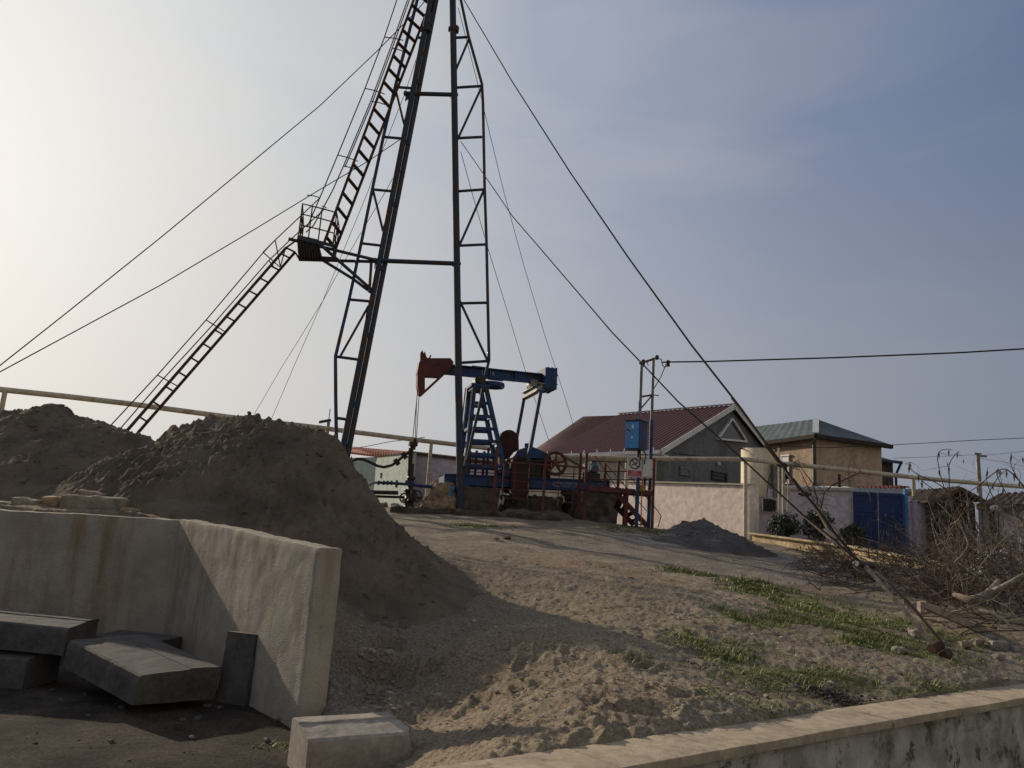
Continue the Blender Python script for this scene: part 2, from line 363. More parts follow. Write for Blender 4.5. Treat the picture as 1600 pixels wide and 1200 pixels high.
# ------------------------------------------------------------------ mesh builder
def V(a): return np.array(a, float)
def unit(a):
    a = V(a); n = np.linalg.norm(a); return a / n if n > 1e-12 else a
def frame(d, up=(0, 0, 1)):
    d = unit(d); s = np.cross(d, up)
    if np.linalg.norm(s) < 1e-4: s = np.cross(d, (0, 1, 0))
    s = unit(s); return s, unit(np.cross(s, d))
class MB:
    def __init__(self): self.v = []; self.f = []; self.s = []; self.n = 0
    def add(self, verts, faces, smooth=False):
        verts = [tuple(map(float, p)) for p in verts]
        o = self.n; self.v += verts; self.n += len(verts)
        for f in faces: self.f.append(tuple(i + o for i in f)); self.s.append(smooth)
        return self
    def box(self, c, size, R=None):
        c = V(c); h = V(size) / 2; R = np.eye(3) if R is None else np.array(R)
        vs = [c + R @ (h * V((sx, sy, sz))) for sz in (-1, 1) for sy in (-1, 1) for sx in (-1, 1)]
        return self.add(vs, [(0, 2, 3, 1), (4, 5, 7, 6), (0, 1, 5, 4), (2, 6, 7, 3), (0, 4, 6, 2), (1, 3, 7, 5)])
    def beam(self, a, b, w, h, up=(0, 0, 1)):
        a = V(a); b = V(b); s, u = frame(b - a, up)
        vs = [p + s * sx * w / 2 + u * sy * h / 2 for p in (a, b) for sx, sy in ((-1, -1), (1, -1), (1, 1), (-1, 1))]
        return self.add(vs, [(3, 2, 1, 0), (4, 5, 6, 7), (0, 1, 5, 4), (1, 2, 6, 5), (2, 3, 7, 6), (3, 0, 4, 7)])
    def ibeam(self, a, b, w, h, up=(0, 0, 1), tf=.03):
        a = V(a); b = V(b); s, u = frame(b - a, up)
        o = u * (h / 2 - tf / 2)
        self.beam(a + o, b + o, w, tf, up); self.beam(a - o, b - o, w, tf, up)
        return self.beam(a, b, tf, h - 2 * tf, up)
    def tube(self, pts, r, n=8, caps=True):
        pts = [V(p) for p in pts]
        rs = r if isinstance(r, (list, tuple, np.ndarray)) else [r] * len(pts)
        s, u = frame(pts[1] - pts[0]); vs = []
        for i, p in enumerate(pts):
            d = unit(pts[min(i + 1, len(pts) - 1)] - pts[max(i - 1, 0)])
            s = unit(s - d * (s @ d)); u = np.cross(s, d)
            for k in range(n):
                a = 2 * math.pi * k / n; vs.append(p + (s * math.cos(a) + u * math.sin(a)) * rs[i])
        fs = [(i * n + k, i * n + (k + 1) % n, (i + 1) * n + (k + 1) % n, (i + 1) * n + k) for i in range(len(pts) - 1) for k in range(n)]
        self.add(vs, fs, n > 4)
        if caps:
            self.add(vs[:n], [tuple(range(n))[::-1]]); self.add(vs[-n:], [tuple(range(n))])
        return self
    def prism(self, poly, off, taper=None):
        poly = [V(p) for p in poly]; off = V(off); n = len(poly)
        vs = poly + [p + off for p in poly]
        return self.add(vs, [tuple(range(n))[::-1], tuple(range(n, 2 * n))] + [(i, (i + 1) % n, n + (i + 1) % n, n + i) for i in range(n)])
    def lathe(self, base, axis, prof, n=20, closed=True):
        base = V(base); s, u = frame(axis); a_ = unit(axis); vs = []
        for z, r in prof:
            for k in range(n):
                t = 2 * math.pi * k / n; vs.append(base + a_ * z + (s * math.cos(t) + u * math.sin(t)) * r)
        m = len(prof)
        self.add(vs, [(i * n + k, i * n + (k + 1) % n, (i + 1) * n + (k + 1) % n, (i + 1) * n + k) for i in range(m - 1) for k in range(n)], True)
        if closed:
            self.add(vs[:n], [tuple(range(n))[::-1]]); self.add(vs[-n:], [tuple(range(n))])
        return self
    def torus(self, c, axis, R, r, n=28, m=8, sc=(1, 1)):
        c = V(c); s, u = frame(axis); a_ = unit(axis); vs = []
        for i in range(n):
            t = 2 * math.pi * i / n; d = s * math.cos(t) + u * math.sin(t)
            for j in range(m):
                q = 2 * math.pi * j / m; vs.append(c + d * (R + r * math.cos(q) * sc[0]) + a_ * r * math.sin(q) * sc[1])
        return self.add(vs, [(i * m + j, i * m + (j + 1) % m, ((i + 1) % n) * m + (j + 1) % m, ((i + 1) % n) * m + j) for i in range(n) for j in range(m)], True)
    def sphere(self, c, r, n=10, m=7):
        prof = [(-r * math.cos(math.pi * i / m), max(r * math.sin(math.pi * i / m), 1e-4)) for i in range(m + 1)]
        return self.lathe(c, (0, 0, 1), prof, n, False)
    def quad(self, a, b, c, d, smooth=False): return self.add([a, b, c, d], [(0, 1, 2, 3)], smooth)
    def grid(self, P, smooth=True):
        P = np.asarray(P); m, n = P.shape[:2]
        return self.add(P.reshape(-1, 3), [(i * n + j, i * n + j + 1, (i + 1) * n + j + 1, (i + 1) * n + j) for i in range(m - 1) for j in range(n - 1)], smooth)
    def rblock(self, c, size, R=None, r=.03, res=.05, amp=.01, fr=8, warp=None, seed=0, smooth=True):
        """a box with rounded, slightly eaten edges: six subdivided faces"""
        c = V(c); h = V(size) / 2; R = np.eye(3) if R is None else np.array(R)
        for ax in range(3):
            for sg in (-1, 1):
                b, d = [(1, 2), (2, 0), (0, 1)][ax]
                nb = max(3, min(90, int(size[b] / res) + 1)); nd = max(3, min(90, int(size[d] / res) + 1))
                ub = np.linspace(-1, 1, nb); ud = np.linspace(-1, 1, nd)
                B, D = np.meshgrid(ub, ud, indexing='ij')
                P = np.zeros(B.shape + (3,)); P[..., ax] = sg * h[ax]; P[..., b] = B * h[b]; P[..., d] = D * h[d]
                inner = np.clip(P, -(h - r), h - r); dlt = P - inner
                L = np.linalg.norm(dlt, axis=-1, keepdims=True); L[L < 1e-9] = 1
                P = inner + dlt / L * np.minimum(r, L)
                if warp is not None: P = warp(P)
                W = P @ R.T + c
                nz = fbm(W[..., 0] * fr, W[..., 1] * fr, W[..., 2] * fr, 4, seed)
                nrm = dlt / L
                W = W + (nrm @ R.T) * (nz * amp)[..., None]
                if sg < 0: W = W[::-1]
                self.grid(W, smooth)
        return self
    def build(self, name, mat, parent=None, loc=None):
        me = bpy.data.meshes.new(name)
        base = V(LOC[parent.name]) if parent is not None else (V(loc) if loc is not None else self.origin())
        vv = np.array(self.v) - base
        me.from_pydata([tuple(p) for p in vv], [], self.f)
        me.polygons.foreach_set('use_smooth', self.s)
        if isinstance(mat, str): mat = M[mat]
        me.materials.append(mat)
        o = bpy.data.objects.new(name, me); scene.collection.objects.link(o)
        if parent is not None: o.parent = parent
        else: o.location = base
        LOC[o.name] = base
        return o
    def origin(self):
        a = np.array(self.v); lo = a.min(0); hi = a.max(0)
        return V(((lo[0] + hi[0]) / 2, (lo[1] + hi[1]) / 2, lo[2]))
LOC = {}
def tag(o, label=None, cat=None, group=None, kind=None):
    if label: o['label'] = label
    if cat: o['category'] = cat
    if group: o['group'] = group
    if kind: o['kind'] = kind
    return o
def thing(name, label, cat, loc, group=None):
    o = bpy.data.objects.new(name, None); scene.collection.objects.link(o); o.empty_display_size = .1
    o.location = tuple(map(float, loc)); LOC[o.name] = V(loc)
    return tag(o, label, cat, group)
def rotz(a): c, s = math.cos(a), math.sin(a); return np.array([[c, -s, 0], [s, c, 0], [0, 0, 1]])
def rotx(a): c, s = math.cos(a), math.sin(a); return np.array([[1, 0, 0], [0, c, -s], [0, s, c]])
def roty(a): c, s = math.cos(a), math.sin(a); return np.array([[c, 0, s], [0, 1, 0], [-s, 0, c]])
def text_mesh(mb_name, s, size, org, xd, yd, mat, parent, extrude=.003, align='LEFT'):
    cu_ = bpy.data.curves.new(mb_name, 'FONT'); cu_.body = s; cu_.size = size; cu_.extrude = extrude; cu_.align_x = align; cu_.align_y = 'CENTER'
    tmp = bpy.data.objects.new('tmp', cu_); scene.collection.objects.link(tmp)
    dg = bpy.context.evaluated_depsgraph_get(); me = bpy.data.meshes.new_from_object(tmp.evaluated_get(dg))
    bpy.data.objects.remove(tmp)
    xd = unit(xd); yd = unit(yd); zd = np.cross(xd, yd); R = np.c_[xd, yd, zd]
    base = V(LOC[parent.name])
    for v in me.vertices:
        p = V(org) + R @ V(v.co) - base; v.co = p
    me.name = mb_name; me.materials.clear(); me.materials.append(M[mat])
    o = bpy.data.objects.new(mb_name, me); scene.collection.objects.link(o); o.parent = parent; LOC[o.name] = base
    return o

# ================================================================== GROUND
def seg_dist_px(px, py, pl):
    d = 1e9
    for (x0, y0), (x1, y1) in zip(pl[:-1], pl[1:]):
        ex, ey = x1 - x0, y1 - y0; t = min(1, max(0, ((px - x0) * ex + (py - y0) * ey) / (ex * ex + ey * ey)))
        d = min(d, math.hypot(px - x0 - t * ex, py - y0 - t * ey))
    return d
def proj_arr(P):
    d = P - CAM; z = d @ cf
    return 800 + FPX * (d @ cr) / z, 600 - FPX * (d @ cu) / z
# grass drifts: (world polyline, half width, density); traced once on the ground as world points
GRASS = []
for pl, w, dens in [
    ([(1062, 990), (1150, 1030), (1230, 1052), (1345, 1072)], .22, 1.0),
    ([(1110, 1015), (1160, 1060), (1200, 1075)], .22, .6),
    ([(1140, 955), (1180, 975), (1235, 965)], .25, .8),
    ([(1245, 935), (1290, 960), (1330, 985), (1375, 1000)], .42, 1.0),
    ([(1150, 905), (1200, 925), (1240, 945)], .28, .8),
    ([(1060, 893), (1140, 905)], .20, .5),
    ([(1330, 1000), (1380, 1012)], .25, .9),
    ([(1400, 965), (1440, 990), (1500, 1000)], .35, .7),
    ([(1425, 1020), (1475, 1038)], .14, .9),
    ([(1425, 1085), (1500, 1075)], .13, .7),
    ([(1180, 1110), (1210, 1120)], .10, .8),
    ([(1100, 1095), (1140, 1085)], .12, .4),
    ([(965, 1015), (1010, 1030)], .10, .5),
    ([(990, 1075), (1020, 1080)], .08, .35),
    ([(945, 885), (985, 892)], .12, .4),
    ([(1175, 1003), (1205, 1010)], .14, .5),
    ([(1040, 890), (1065, 895)], .10, .5),
    ([(715, 818), (790, 826)], .20, .5),
    ([(975, 826), (1010, 832)], .35, .7),
    ([(1205, 846), (1260, 862), (1300, 872)], .16, .6),
    ([(1355, 1095), (1385, 1090)], .08, .5),
    ([(430, 1172), (455, 1165)], .07, .7),
    ([(1045, 836), (1070, 832)], .25, .25)]:
    w3 = [ground_hit(*p) for p in pl]; GRASS.append(([tuple(q[:2]) for q in w3], w, dens))
GRAVEL_PL = [tuple(ground_hit(*p)[:2]) for p in [(1060, 852), (1150, 858), (1240, 876), (1290, 890)]]
TRACK_PL = [tuple(ground_hit(*p)[:2]) for p in [(900, 850), (1000, 862), (1120, 884), (1250, 905)]]
def pl_dist(x, y, pl):
    d = np.full(x.shape, 1e9)
    for a, b in zip(pl[:-1], pl[1:]):
        a = V(a); b = V(b); e = b - a; t = np.clip(((x - a[0]) * e[0] + (y - a[1]) * e[1]) / (e @ e + 1e-9), 0, 1)
        d = np.minimum(d, np.hypot(x - a[0] - t * e[0], y - a[1] - t * e[1]))
    return d
ASH = ground_hit(1300, 1089)
# footprints and trampled hollows in the sand
PRINTS = []
for k in range(210):
    px = RNG.uniform(560, 1120); py = RNG.uniform(930, 1180)
    if py > 1195 - (px - 690) * .137 + 5: continue
    g = ground_hit(px, py)
    if g is None: continue
    big = RNG.random()
    PRINTS.append((g[0], g[1], RNG.uniform(.05, .085), RNG.uniform(.10, .17) if big > .3 else RNG.uniform(.05, .09), RNG.uniform(0, math.pi), RNG.uniform(.008, .022)))
for px, py, a, b, dd in [(690, 1040, .16, .22, .08), (665, 1052, .08, .12, .07), (610, 1010, .14, .2, .07), (1000, 1122, .13, .2, .05), (1005, 985, .1, .15, .03), (570, 1060, .25, .4, .12), (560, 1090, .2, .3, .08)]:
    g = ground_hit(px, py); PRINTS.append((g[0], g[1], a, b, RNG.uniform(0, 3), dd))

def ground_detail(x, y, sd):
    r = np.hypot(x, y)
    near = 1 - sstep(9, 22, r)
    back = sstep(0.0, .25, -sd)
    z = .035 * fbm(x * .9, y * .9, oct=3, s=3) * (1 - sstep(60, 200, r)) * back
    z += (.014 * fbm(x * 2.3, y * 2.3, oct=3, s=5) + .012 * np.abs(fbm(x * 6, y * 6, oct=4, s=9)) + .011 * fbm(x * 17, y * 17, oct=3, s=19, gain=.65)) * near * (.15 + .85 * back)
    sandy = (1 - sstep(1.2, 3.2, x - .1 * y)) * back * near
    z += .014 * np.abs(fbm(x * 3.1, y * 2.0, oct=3, s=29)) * sandy
    for (gx, gy, a, b, th, dp) in PRINTS:
        m = (np.abs(x - gx) < .5) & (np.abs(y - gy) < .5)
        if not m.any(): continue
        dx = x[m] - gx; dy = y[m] - gy; c, s = math.cos(th), math.sin(th)
        q = np.sqrt(((dx * c + dy * s) / b) ** 2 + ((-dx * s + dy * c) / a) ** 2)
        z[m] += (-dp * 1.35 * np.exp(-q ** 6) + dp * .5 * np.exp(-((q - 1.35) / .3) ** 2)) * np.clip(back[m] + .2, 0, 1)
    # wheel ruts on the track
    d = pl_dist(x, y, TRACK_PL); z += -.03 * np.exp(-((d - .55) / .16) ** 2) * (r < 30)
    return z
def build_ground():
    fine = np.radians(np.arange(-46, 46.01, .115)); coarse = np.radians(np.concatenate([np.arange(-180, -46, 3.0), np.arange(48, 180, 3.0)]))
    ang = np.sort(np.concatenate([fine, coarse]))
    rr = np.concatenate([np.array([.05, .5, 1, 1.5, 2.0, 2.5, 2.9]), 3.2 * (1.0062 ** np.arange(0, 372)), np.array([33, 35, 38, 42, 46, 52, 60, 70, 85, 105, 130, 180, 260, 500, 1200, 4000.])])
    A, R_ = np.meshgrid(ang, rr, indexing='ij')
    x = np.sin(A) * R_; y = np.cos(A) * R_
    sd = front_sd(x, y)
    z = gz_base(x, y) + ground_detail(x, y, sd)
    m, n = x.shape
    P = np.stack([x, y, z], -1).reshape(-1, 3)
    idx = np.arange(m * n).reshape(m, n)
    a = idx; b = np.roll(idx, -1, axis=0)
    F = np.stack([a[:, :-1], a[:, 1:], b[:, 1:], b[:, :-1]], -1).reshape(-1, 4)
    me = bpy.data.meshes.new('ground')
    me.vertices.add(len(P)); me.vertices.foreach_set('co', P.ravel())
    me.loops.add(F.size); me.loops.foreach_set('vertex_index', F.ravel().astype(np.int32))
    me.polygons.add(len(F)); me.polygons.foreach_set('loop_start', np.arange(0, F.size, 4, dtype=np.int32))
    me.polygons.foreach_set('use_smooth', np.ones(len(F), bool))
    me.update(calc_edges=True); me.validate()
    xf, yf, sf = x.ravel(), y.ravel(), sd.ravel()
    nz = fbm(xf * .8, yf * .8, oct=3, s=41)
    soil = sstep(.6, 2.2, xf - .05 * yf + .5 * nz) ; soil = np.maximum(soil, sstep(9.5, 12.5, yf + nz))
    gravel = np.maximum(np.exp(-(pl_dist(xf, yf, GRAVEL_PL) / 1.7) ** 4), 0) * np.clip(.9 + nz, 0, 1)
    gravel = np.maximum(gravel, .35 * np.exp(-(pl_dist(xf, yf, TRACK_PL) / 1.1) ** 2))
    gravel = np.maximum(gravel, .8 * np.exp(-(((xf + 1.35) ** 2 + (yf - 7.0) ** 2) / .35)))
    shaded_pave = sstep(-.02, .05, sf)
    ashm = np.exp(-(((xf - ASH[0]) / .26) ** 2 + ((yf - ASH[1]) / .3) ** 2) ** 2 + 0) * np.clip(.8 + 1.2 * fbm(xf * 7, yf * 7, oct=2, s=51), 0, 1)
    redd = .55 * np.exp(-((pl_dist(xf, yf, [tuple(ground_hit(*p)[:2]) for p in [(880, 880), (1000, 900), (1240, 925)]]) / 1.0) ** 2)) * np.clip(.6 + nz, 0, 1)
    gr = np.zeros_like(xf)
    for pl, w, dens in GRASS: gr = np.maximum(gr, .9 * dens * np.exp(-(pl_dist(xf, yf, pl) / (w * .9)) ** 2))
    damp = np.exp(-(((xf + 2.1) / 3.0) ** 2 + ((yf - 11.2) / 4.0) ** 2) ** 1.4) * np.clip(1 + .5 * nz, 0, 1)
    for nm, cols in (('zone', (soil, gravel, shaded_pave)), ('zone2', (ashm, redd, gr)), ('zone3', (damp, damp, damp))):
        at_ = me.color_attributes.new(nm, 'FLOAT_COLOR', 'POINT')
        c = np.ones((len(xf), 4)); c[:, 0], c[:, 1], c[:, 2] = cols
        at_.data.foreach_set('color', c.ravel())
    me.materials.append(M['ground'])
    o = bpy.data.objects.new('ground', me); scene.collection.objects.link(o)
    tag(o, 'sandy brown earth with footprints and wheel tracks rising to the pump', None, None, 'structure')
build_ground()

ICO_V = np.array([(0, 0, 1), (.89, 0, .45), (.28, .85, .45), (-.72, .53, .45), (-.72, -.53, .45), (.28, -.85, .45), (.72, .53, -.45), (-.28, .85, -.45), (-.89, 0, -.45), (-.28, -.85, -.45), (.72, -.53, -.45), (0, 0, -1)])
ICO_F = [(0, 1, 2), (0, 2, 3), (0, 3, 4), (0, 4, 5), (0, 5, 1), (1, 6, 2), (2, 7, 3), (3, 8, 4), (4, 9, 5), (5, 10, 1), (2, 6, 7), (3, 7, 8), (4, 8, 9), (5, 9, 10), (1, 10, 6), (6, 11, 7), (7, 11, 8), (8, 11, 9), (9, 11, 10), (10, 11, 6)]

# ------------------------------------------------------------------ heaps
def heap(name, label, cones, bounds, res, noise_amp, mat, seed, cat='sand heap', cut=.12):
    """cones: (x, y, ztop, slope, round)"""
    xs = np.arange(bounds[0], bounds[1], res); ys = np.arange(bounds[2], bounds[3], res)
    X, Y = np.meshgrid(xs, ys, indexing='ij')
    wx = X + .10 * fbm(X * 1.5, Y * 1.5, oct=2, s=seed); wy = Y + .10 * fbm(X * 1.5, Y * 1.5, oct=2, s=seed + 5)
    h = None
    for (cx, cy_, zt, sl_, rd) in cones:
        c = zt - sl_ * (np.sqrt((wx - cx) ** 2 + (wy - cy_) ** 2 + rd * rd) - rd)
        h = c if h is None else np.maximum(h, c) + .03 * np.exp(-np.abs(h - c) / .08)
    g = gz_base(X, Y)
    n = fbm(X * 1.7, Y * 1.7, oct=3, s=seed + 2) * .6 + .9 * np.abs(fbm(X * 5.5 + Y * 2, Y * 3.2, oct=4, s=seed + 3, gain=.6)) + .75 * np.abs(fbm(X * 10, Y * 10, oct=4, s=seed + 8, gain=.7))
    ccx = np.mean([c[0] for c in cones[:4]]); ccy = np.mean([c[1] for c in cones[:4]])
    ang = np.arctan2(Y - ccy, X - ccx); rdd = np.hypot(X - ccx, Y - ccy)
    n = n * .75 + .75 * np.abs(fbm(ang * 6 + 20, rdd * .9, oct=4, s=seed + 12, gain=.6)) * sstep(.5, 1.6, rdd)
    if name == 'sand_heap' and seed == 100:      # slumped, concave near flank
        ex = 1 + .55 * sstep(-4.4, -2.4, X); h = np.where(h > g, g + 2.0 * (np.maximum(h - g, 0) / 2.0) ** ex, h)
    fade = sstep(0, .35, h - g)
    Z = h + noise_amp * n * fade
    foot = g - cut
    sdv = front_sd(X, Y)
    keep = (Z > foot) & (sdv < -.13)
    spill = X > -1.75 + .0 * Y
    Z = np.where(spill, foot + (Z - foot) * sstep(0, .7, -sdv), Z)
    Z = np.where(sdv > -.9, np.minimum(Z, 1.50 + .45 * np.clip(-sdv - .15, 0, 1)), Z)
    Z = np.maximum(Z, foot)
    idx = -np.ones(X.shape, int)
    kf = keep[:-1, :-1] | keep[1:, :-1] | keep[:-1, 1:] | keep[1:, 1:]
    used = np.zeros(X.shape, bool); used[:-1, :-1] |= kf; used[1:, :-1] |= kf; used[:-1, 1:] |= kf; used[1:, 1:] |= kf
    idx[used] = np.arange(used.sum())
    P = np.stack([X, Y, Z], -1)[used]
    ii, jj = np.where(kf)
    F = np.stack([idx[ii, jj], idx[ii + 1, jj], idx[ii + 1, jj + 1], idx[ii, jj + 1]], -1)
    rc_ = np.random.default_rng(seed); clods = []
    for q in P[rc_.choice(len(P), min(len(P), 2600), replace=False)]:
        s_c = .008 + .075 * rc_.random() ** 5
        clods.append((ICO_V * rc_.uniform(.6, 1.25, size=(12, 1)) * V((s_c, s_c * .8, s_c * .7))) @ rotz(rc_.uniform(0, 6)).T + q - V((0, 0, s_c * .45)))
    mb = MB(); mb.v = [tuple(p) for p in P]; mb.f = [tuple(f) for f in F.tolist()]; mb.s = [True] * len(F); mb.n = len(P)
    for c in clods: mb.add(c, ICO_F)
    return tag(mb.build(name, mat), label, cat)
def cone(px, py, Y, sl_, rd=.15):
    p = at(px, py, Y); return (p[0], p[1], p[2], sl_, rd)
heap('sand_heap', 'big dark sand heap behind the end of the low whitewashed wall, left of the pump',
     [cone(385, 656, 12.2, .80, .35), cone(430, 659, 12.0, .82, .35), cone(468, 664, 11.7, .85, .30), cone(496, 672, 11.4, 1.0, .2), cone(512, 686, 11.2, 1.3, .12),
      cone(345, 664, 12.5, .72, .25), cone(312, 680, 12.7, .68, .25), cone(280, 699, 12.9, .62, .25), cone(250, 718, 13.1, .5, .3), cone(528, 708, 11.2, 1.5, .08),
      cone(520, 765, 11.4, .72, .4), cone(575, 815, 11.8, .55, .5), cone(640, 850, 12.8, .34, .5)],
     (-9.2, 1.6, 7.0, 17.5), .032, .095, 'heap', 100)
heap('sand_heap', 'pointed brown sand heap at the left edge of the photo, under the long cream pipe',
     [cone(85, 634, 14.5, .70, .15), cone(40, 648, 14.6, .6, .3), cone(128, 655, 14.3, .6, .25), cone(165, 667, 14.1, .6, .25), cone(200, 684, 13.9, .65, .2), cone(224, 699, 13.7, .9, .12),
      cone(0, 664, 14.8, .5, .4), cone(-80, 680, 15, .45, .5)],
     (-16.8, -4.5, 9.0, 20.5), .05, .075, 'heap', 200)
gp = ground_hit(1095, 850)
heap('gravel_heap', 'small dark gravel heap at the foot of the pink wall',
     [(gp[0] + .1, gp[1], gp[2] + .62, .62, .1), (gp[0] - .35, gp[1] + .1, gp[2] + .52, .6, .1), (gp[0] + .7, gp[1] - .2, gp[2] + .25, .4, .15), (gp[0] - .7, gp[1], gp[2] + .3, .5, .15)],
     (gp[0] - 3, gp[0] + 3.5, gp[1] - 2.5, gp[1] + 2.5), .07, .07, 'heapgrey', 300, 'gravel heap')

# ------------------------------------------------------------------ low whitewashed L wall
def wall_strip(mb, a, b, z0a, z0b, z1a, z1b, th, res=.06, r=.035, amp=.012, seed=1, side=1):
    a = V(a); b = V(b); L = np.linalg.norm(b - a); d = (b - a) / L; nrm = V((-d[1], d[0])) * side
    R = np.array([[d[0], nrm[0], 0], [d[1], nrm[1], 0], [0, 0, 1]])
    c = (a + b) / 2 + nrm * th / 2
    hz0 = (z0a + z0b) / 2; hz1 = (z1a + z1b) / 2; H = hz1 - hz0
    def warp(P):
        t = P[..., 0] / L + .5; w = P[..., 2] / H + .5
        z0 = z0a + (z0b - z0a) * t; z1 = z1a + (z1b - z1a) * t
        top = .008 * fbm(t * L * 2.5, t * 0, oct=4, s=seed) * sstep(.7, 1, w)
        Q = P.copy(); Q[..., 2] = z0 + (z1 - z0) * w + top - (hz0 + hz1) / 2
        return Q
    if side < 0:
        # keep outward faces consistent for a mirrored frame
        R2 = np.c_[-R[:, 0], R[:, 1], R[:, 2]]; R2[:, 0] = -R[:, 0]
        def warp2(P):
            Q = P.copy(); Q[..., 0] = -Q[..., 0]; Q = warp(Q); Q[..., 0] = -Q[..., 0]; return Q
        mb.rblock((c[0], c[1], (hz0 + hz1) / 2), (L, th, H), R2, r, res, amp, 7, warp2, seed)
    else:
        mb.rblock((c[0], c[1], (hz0 + hz1) / 2), (L, th, H), R, r, res, amp, 7, warp, seed)
w = thing('low_wall', 'low whitewashed concrete wall with a corner, loose kerbstones lying inside it', 'low wall', (WALL_C[0], WALL_C[1], 0))
mb = MB(); wall_strip(mb, WALL_L + V((0, -.02)), WALL_C + V((.1, 0)), -.3, -.3, 1.50, 1.56, .28, .07, .03, .006, 5, 1); mb.build('long_side', 'cwall', w)
mb = MB(); wall_strip(mb, WALL_C + V((0, 0)), WALL_E + V((-.10, -.07)), -.3, -.3, 1.565, 1.43, .235, .035, .028, .006, 9, 1); mb.build('return_side', 'cwall', w)

# ------------------------------------------------------------------ retaining wall on the right
w = thing('retaining_wall', 'mouldy rendered retaining wall with sandstone capping in the lower right corner', 'retaining wall', (RW1[0], RW1[1], -.4))
RWN = V((-RWD[1], RWD[0]))
Lw = np.linalg.norm(RW2 - RW0)
mb = MB()
cen = (RW0 + RW2) / 2 + RWN * -.0
Rm = np.array([[RWD[0], RWN[0], 0], [RWD[1], RWN[1], 0], [0, 0, 1]])
mb.rblock((cen[0], cen[1], -.08), (Lw, .26, .94), Rm, .01, .12, .012, 6, None, 3); mb.build('wall_face', 'oldwall', w)
s0 = -.3; k = 0
while s0 < Lw:
    ln = random.uniform(.85, 1.15)
    c = RW0 + RWD * (s0 + ln / 2) + RWN * random.uniform(-.006, .006)
    mb = MB(); mb.rblock((c[0], c[1], .425 + random.uniform(-.004, .004)), (ln - .004, .42, .062), Rm @ roty(random.uniform(-.004, .004)), .010, .05, .003, 9, None, 20 + k)
    mb.build('cap_stone', 'cap', w); s0 += ln; k += 1

# ------------------------------------------------------------------ kerbstones
def kerbstone(name, label, c, L, R, mat, seed, D=.34, H=.28, broken=0.0, group='loose kerbstones inside the low wall'):
    """x along the stone, y depth (front at -y), z up; step groove in the top, rounded front edge"""
    prof = [(-D / 2, 0), (-D / 2, H * .62), (-D / 2 + .008, H * .80), (-D / 2 + .028, H * .85), (D * .10, H * .965), (D * .105, H * .985), (D * .12, H), (D / 2 - .015, H), (D / 2, H * .96), (D / 2, 0)]
    # refine profile
    pp = []
    for (a, b) in zip(prof, prof[1:] + prof[:1]):
        a = V(a); b = V(b); n = max(1, int(np.linalg.norm(b - a) / .035))
        for i in range(n): pp.append(a + (b - a) * i / n)
    pp = np.array(pp); n = len(pp); st = np.linspace(-L / 2, L / 2, max(6, int(L / .035)))
    P = np.zeros((len(st), n, 3)); P[..., 0] = st[:, None]; P[..., 1] = pp[None, :, 0]; P[..., 2] = pp[None, :, 1] - H / 2
    # broken right end
    if broken:
        t = sstep(L / 2 - .18, L / 2, P[..., 0]); P[..., 0] -= broken * t * (.5 + .5 * fbm(P[..., 1] * 9, P[..., 2] * 9, oct=3, s=seed + 1)) * (1 + .6 * P[..., 1] / D)
    W = P @ np.array(R).T + V(c)
    nz = fbm(W[..., 0] * 11, W[..., 1] * 11, W[..., 2] * 11, 4, seed)
    cen_ = np.array([0, 0, 0]); d = P - np.array([0, 0, 0]) * 1.0; d[..., 0] = 0; d /= np.maximum(np.linalg.norm(d, axis=-1, keepdims=True), 1e-6)
    W = W + (d @ np.array(R).T) * (nz * .004)[..., None]
    mb = MB(); fs = []
    m = len(st)
    for i in range(m - 1):
        for j in range(n): fs.append((i * n + j, i * n + (j + 1) % n, (i + 1) * n + (j + 1) % n, (i + 1) * n + j))
    mb.add(W.reshape(-1, 3), fs, False)
    for ring, flip in ((W[0], True), (W[-1], False)):
        if flip or not broken:
            mb.add(ring, [tuple(range(n))] if flip else [tuple(range(n))[::-1]]); continue
        cc = ring.mean(0) + (W[-1].mean(0) - W[0].mean(0)) / L * (0.012 if not flip else -.012)
        mid = ring * .5 + cc * .5; q = fbm(mid[:, 0] * 20, mid[:, 1] * 20, mid[:, 2] * 20, 3, seed)
        mid = mid + (W[-1].mean(0) - W[0].mean(0)) / L * (q * .004)[:, None]
        vs = list(ring) + list(mid) + [cc]; f = []
        for j in range(n):
            a = (j, (j + 1) % n, n + (j + 1) % n, n + j); b = (n + j, n + (j + 1) % n, 2 * n)
            f += [a[::-1], b[::-1]] if not flip else [a, b]
        mb.add(vs, f)
    return tag(mb.build(name, mat), label, 'kerbstone', group)
A_ = pz(484, 1163, .235); B_ = pz(642, 1151, .235)     # front top edge of the nearest stone
fd = unit(V((B_[0] - A_[0], B_[1] - A_[1], 0))); yawF = math.atan2(fd[1], fd[0])
cF = (A_ + B_) / 2 + np.array([-fd[1], fd[0], 0]) * .19; cF[2] = .145
kerbstone('kerbstone', 'nearest kerbstone, sunlit on top with a broken right end, at the bottom edge', cF, np.linalg.norm(B_ - A_) + .03, rotz(yawF), 'kerb', 1, .40, .34, .05, None)
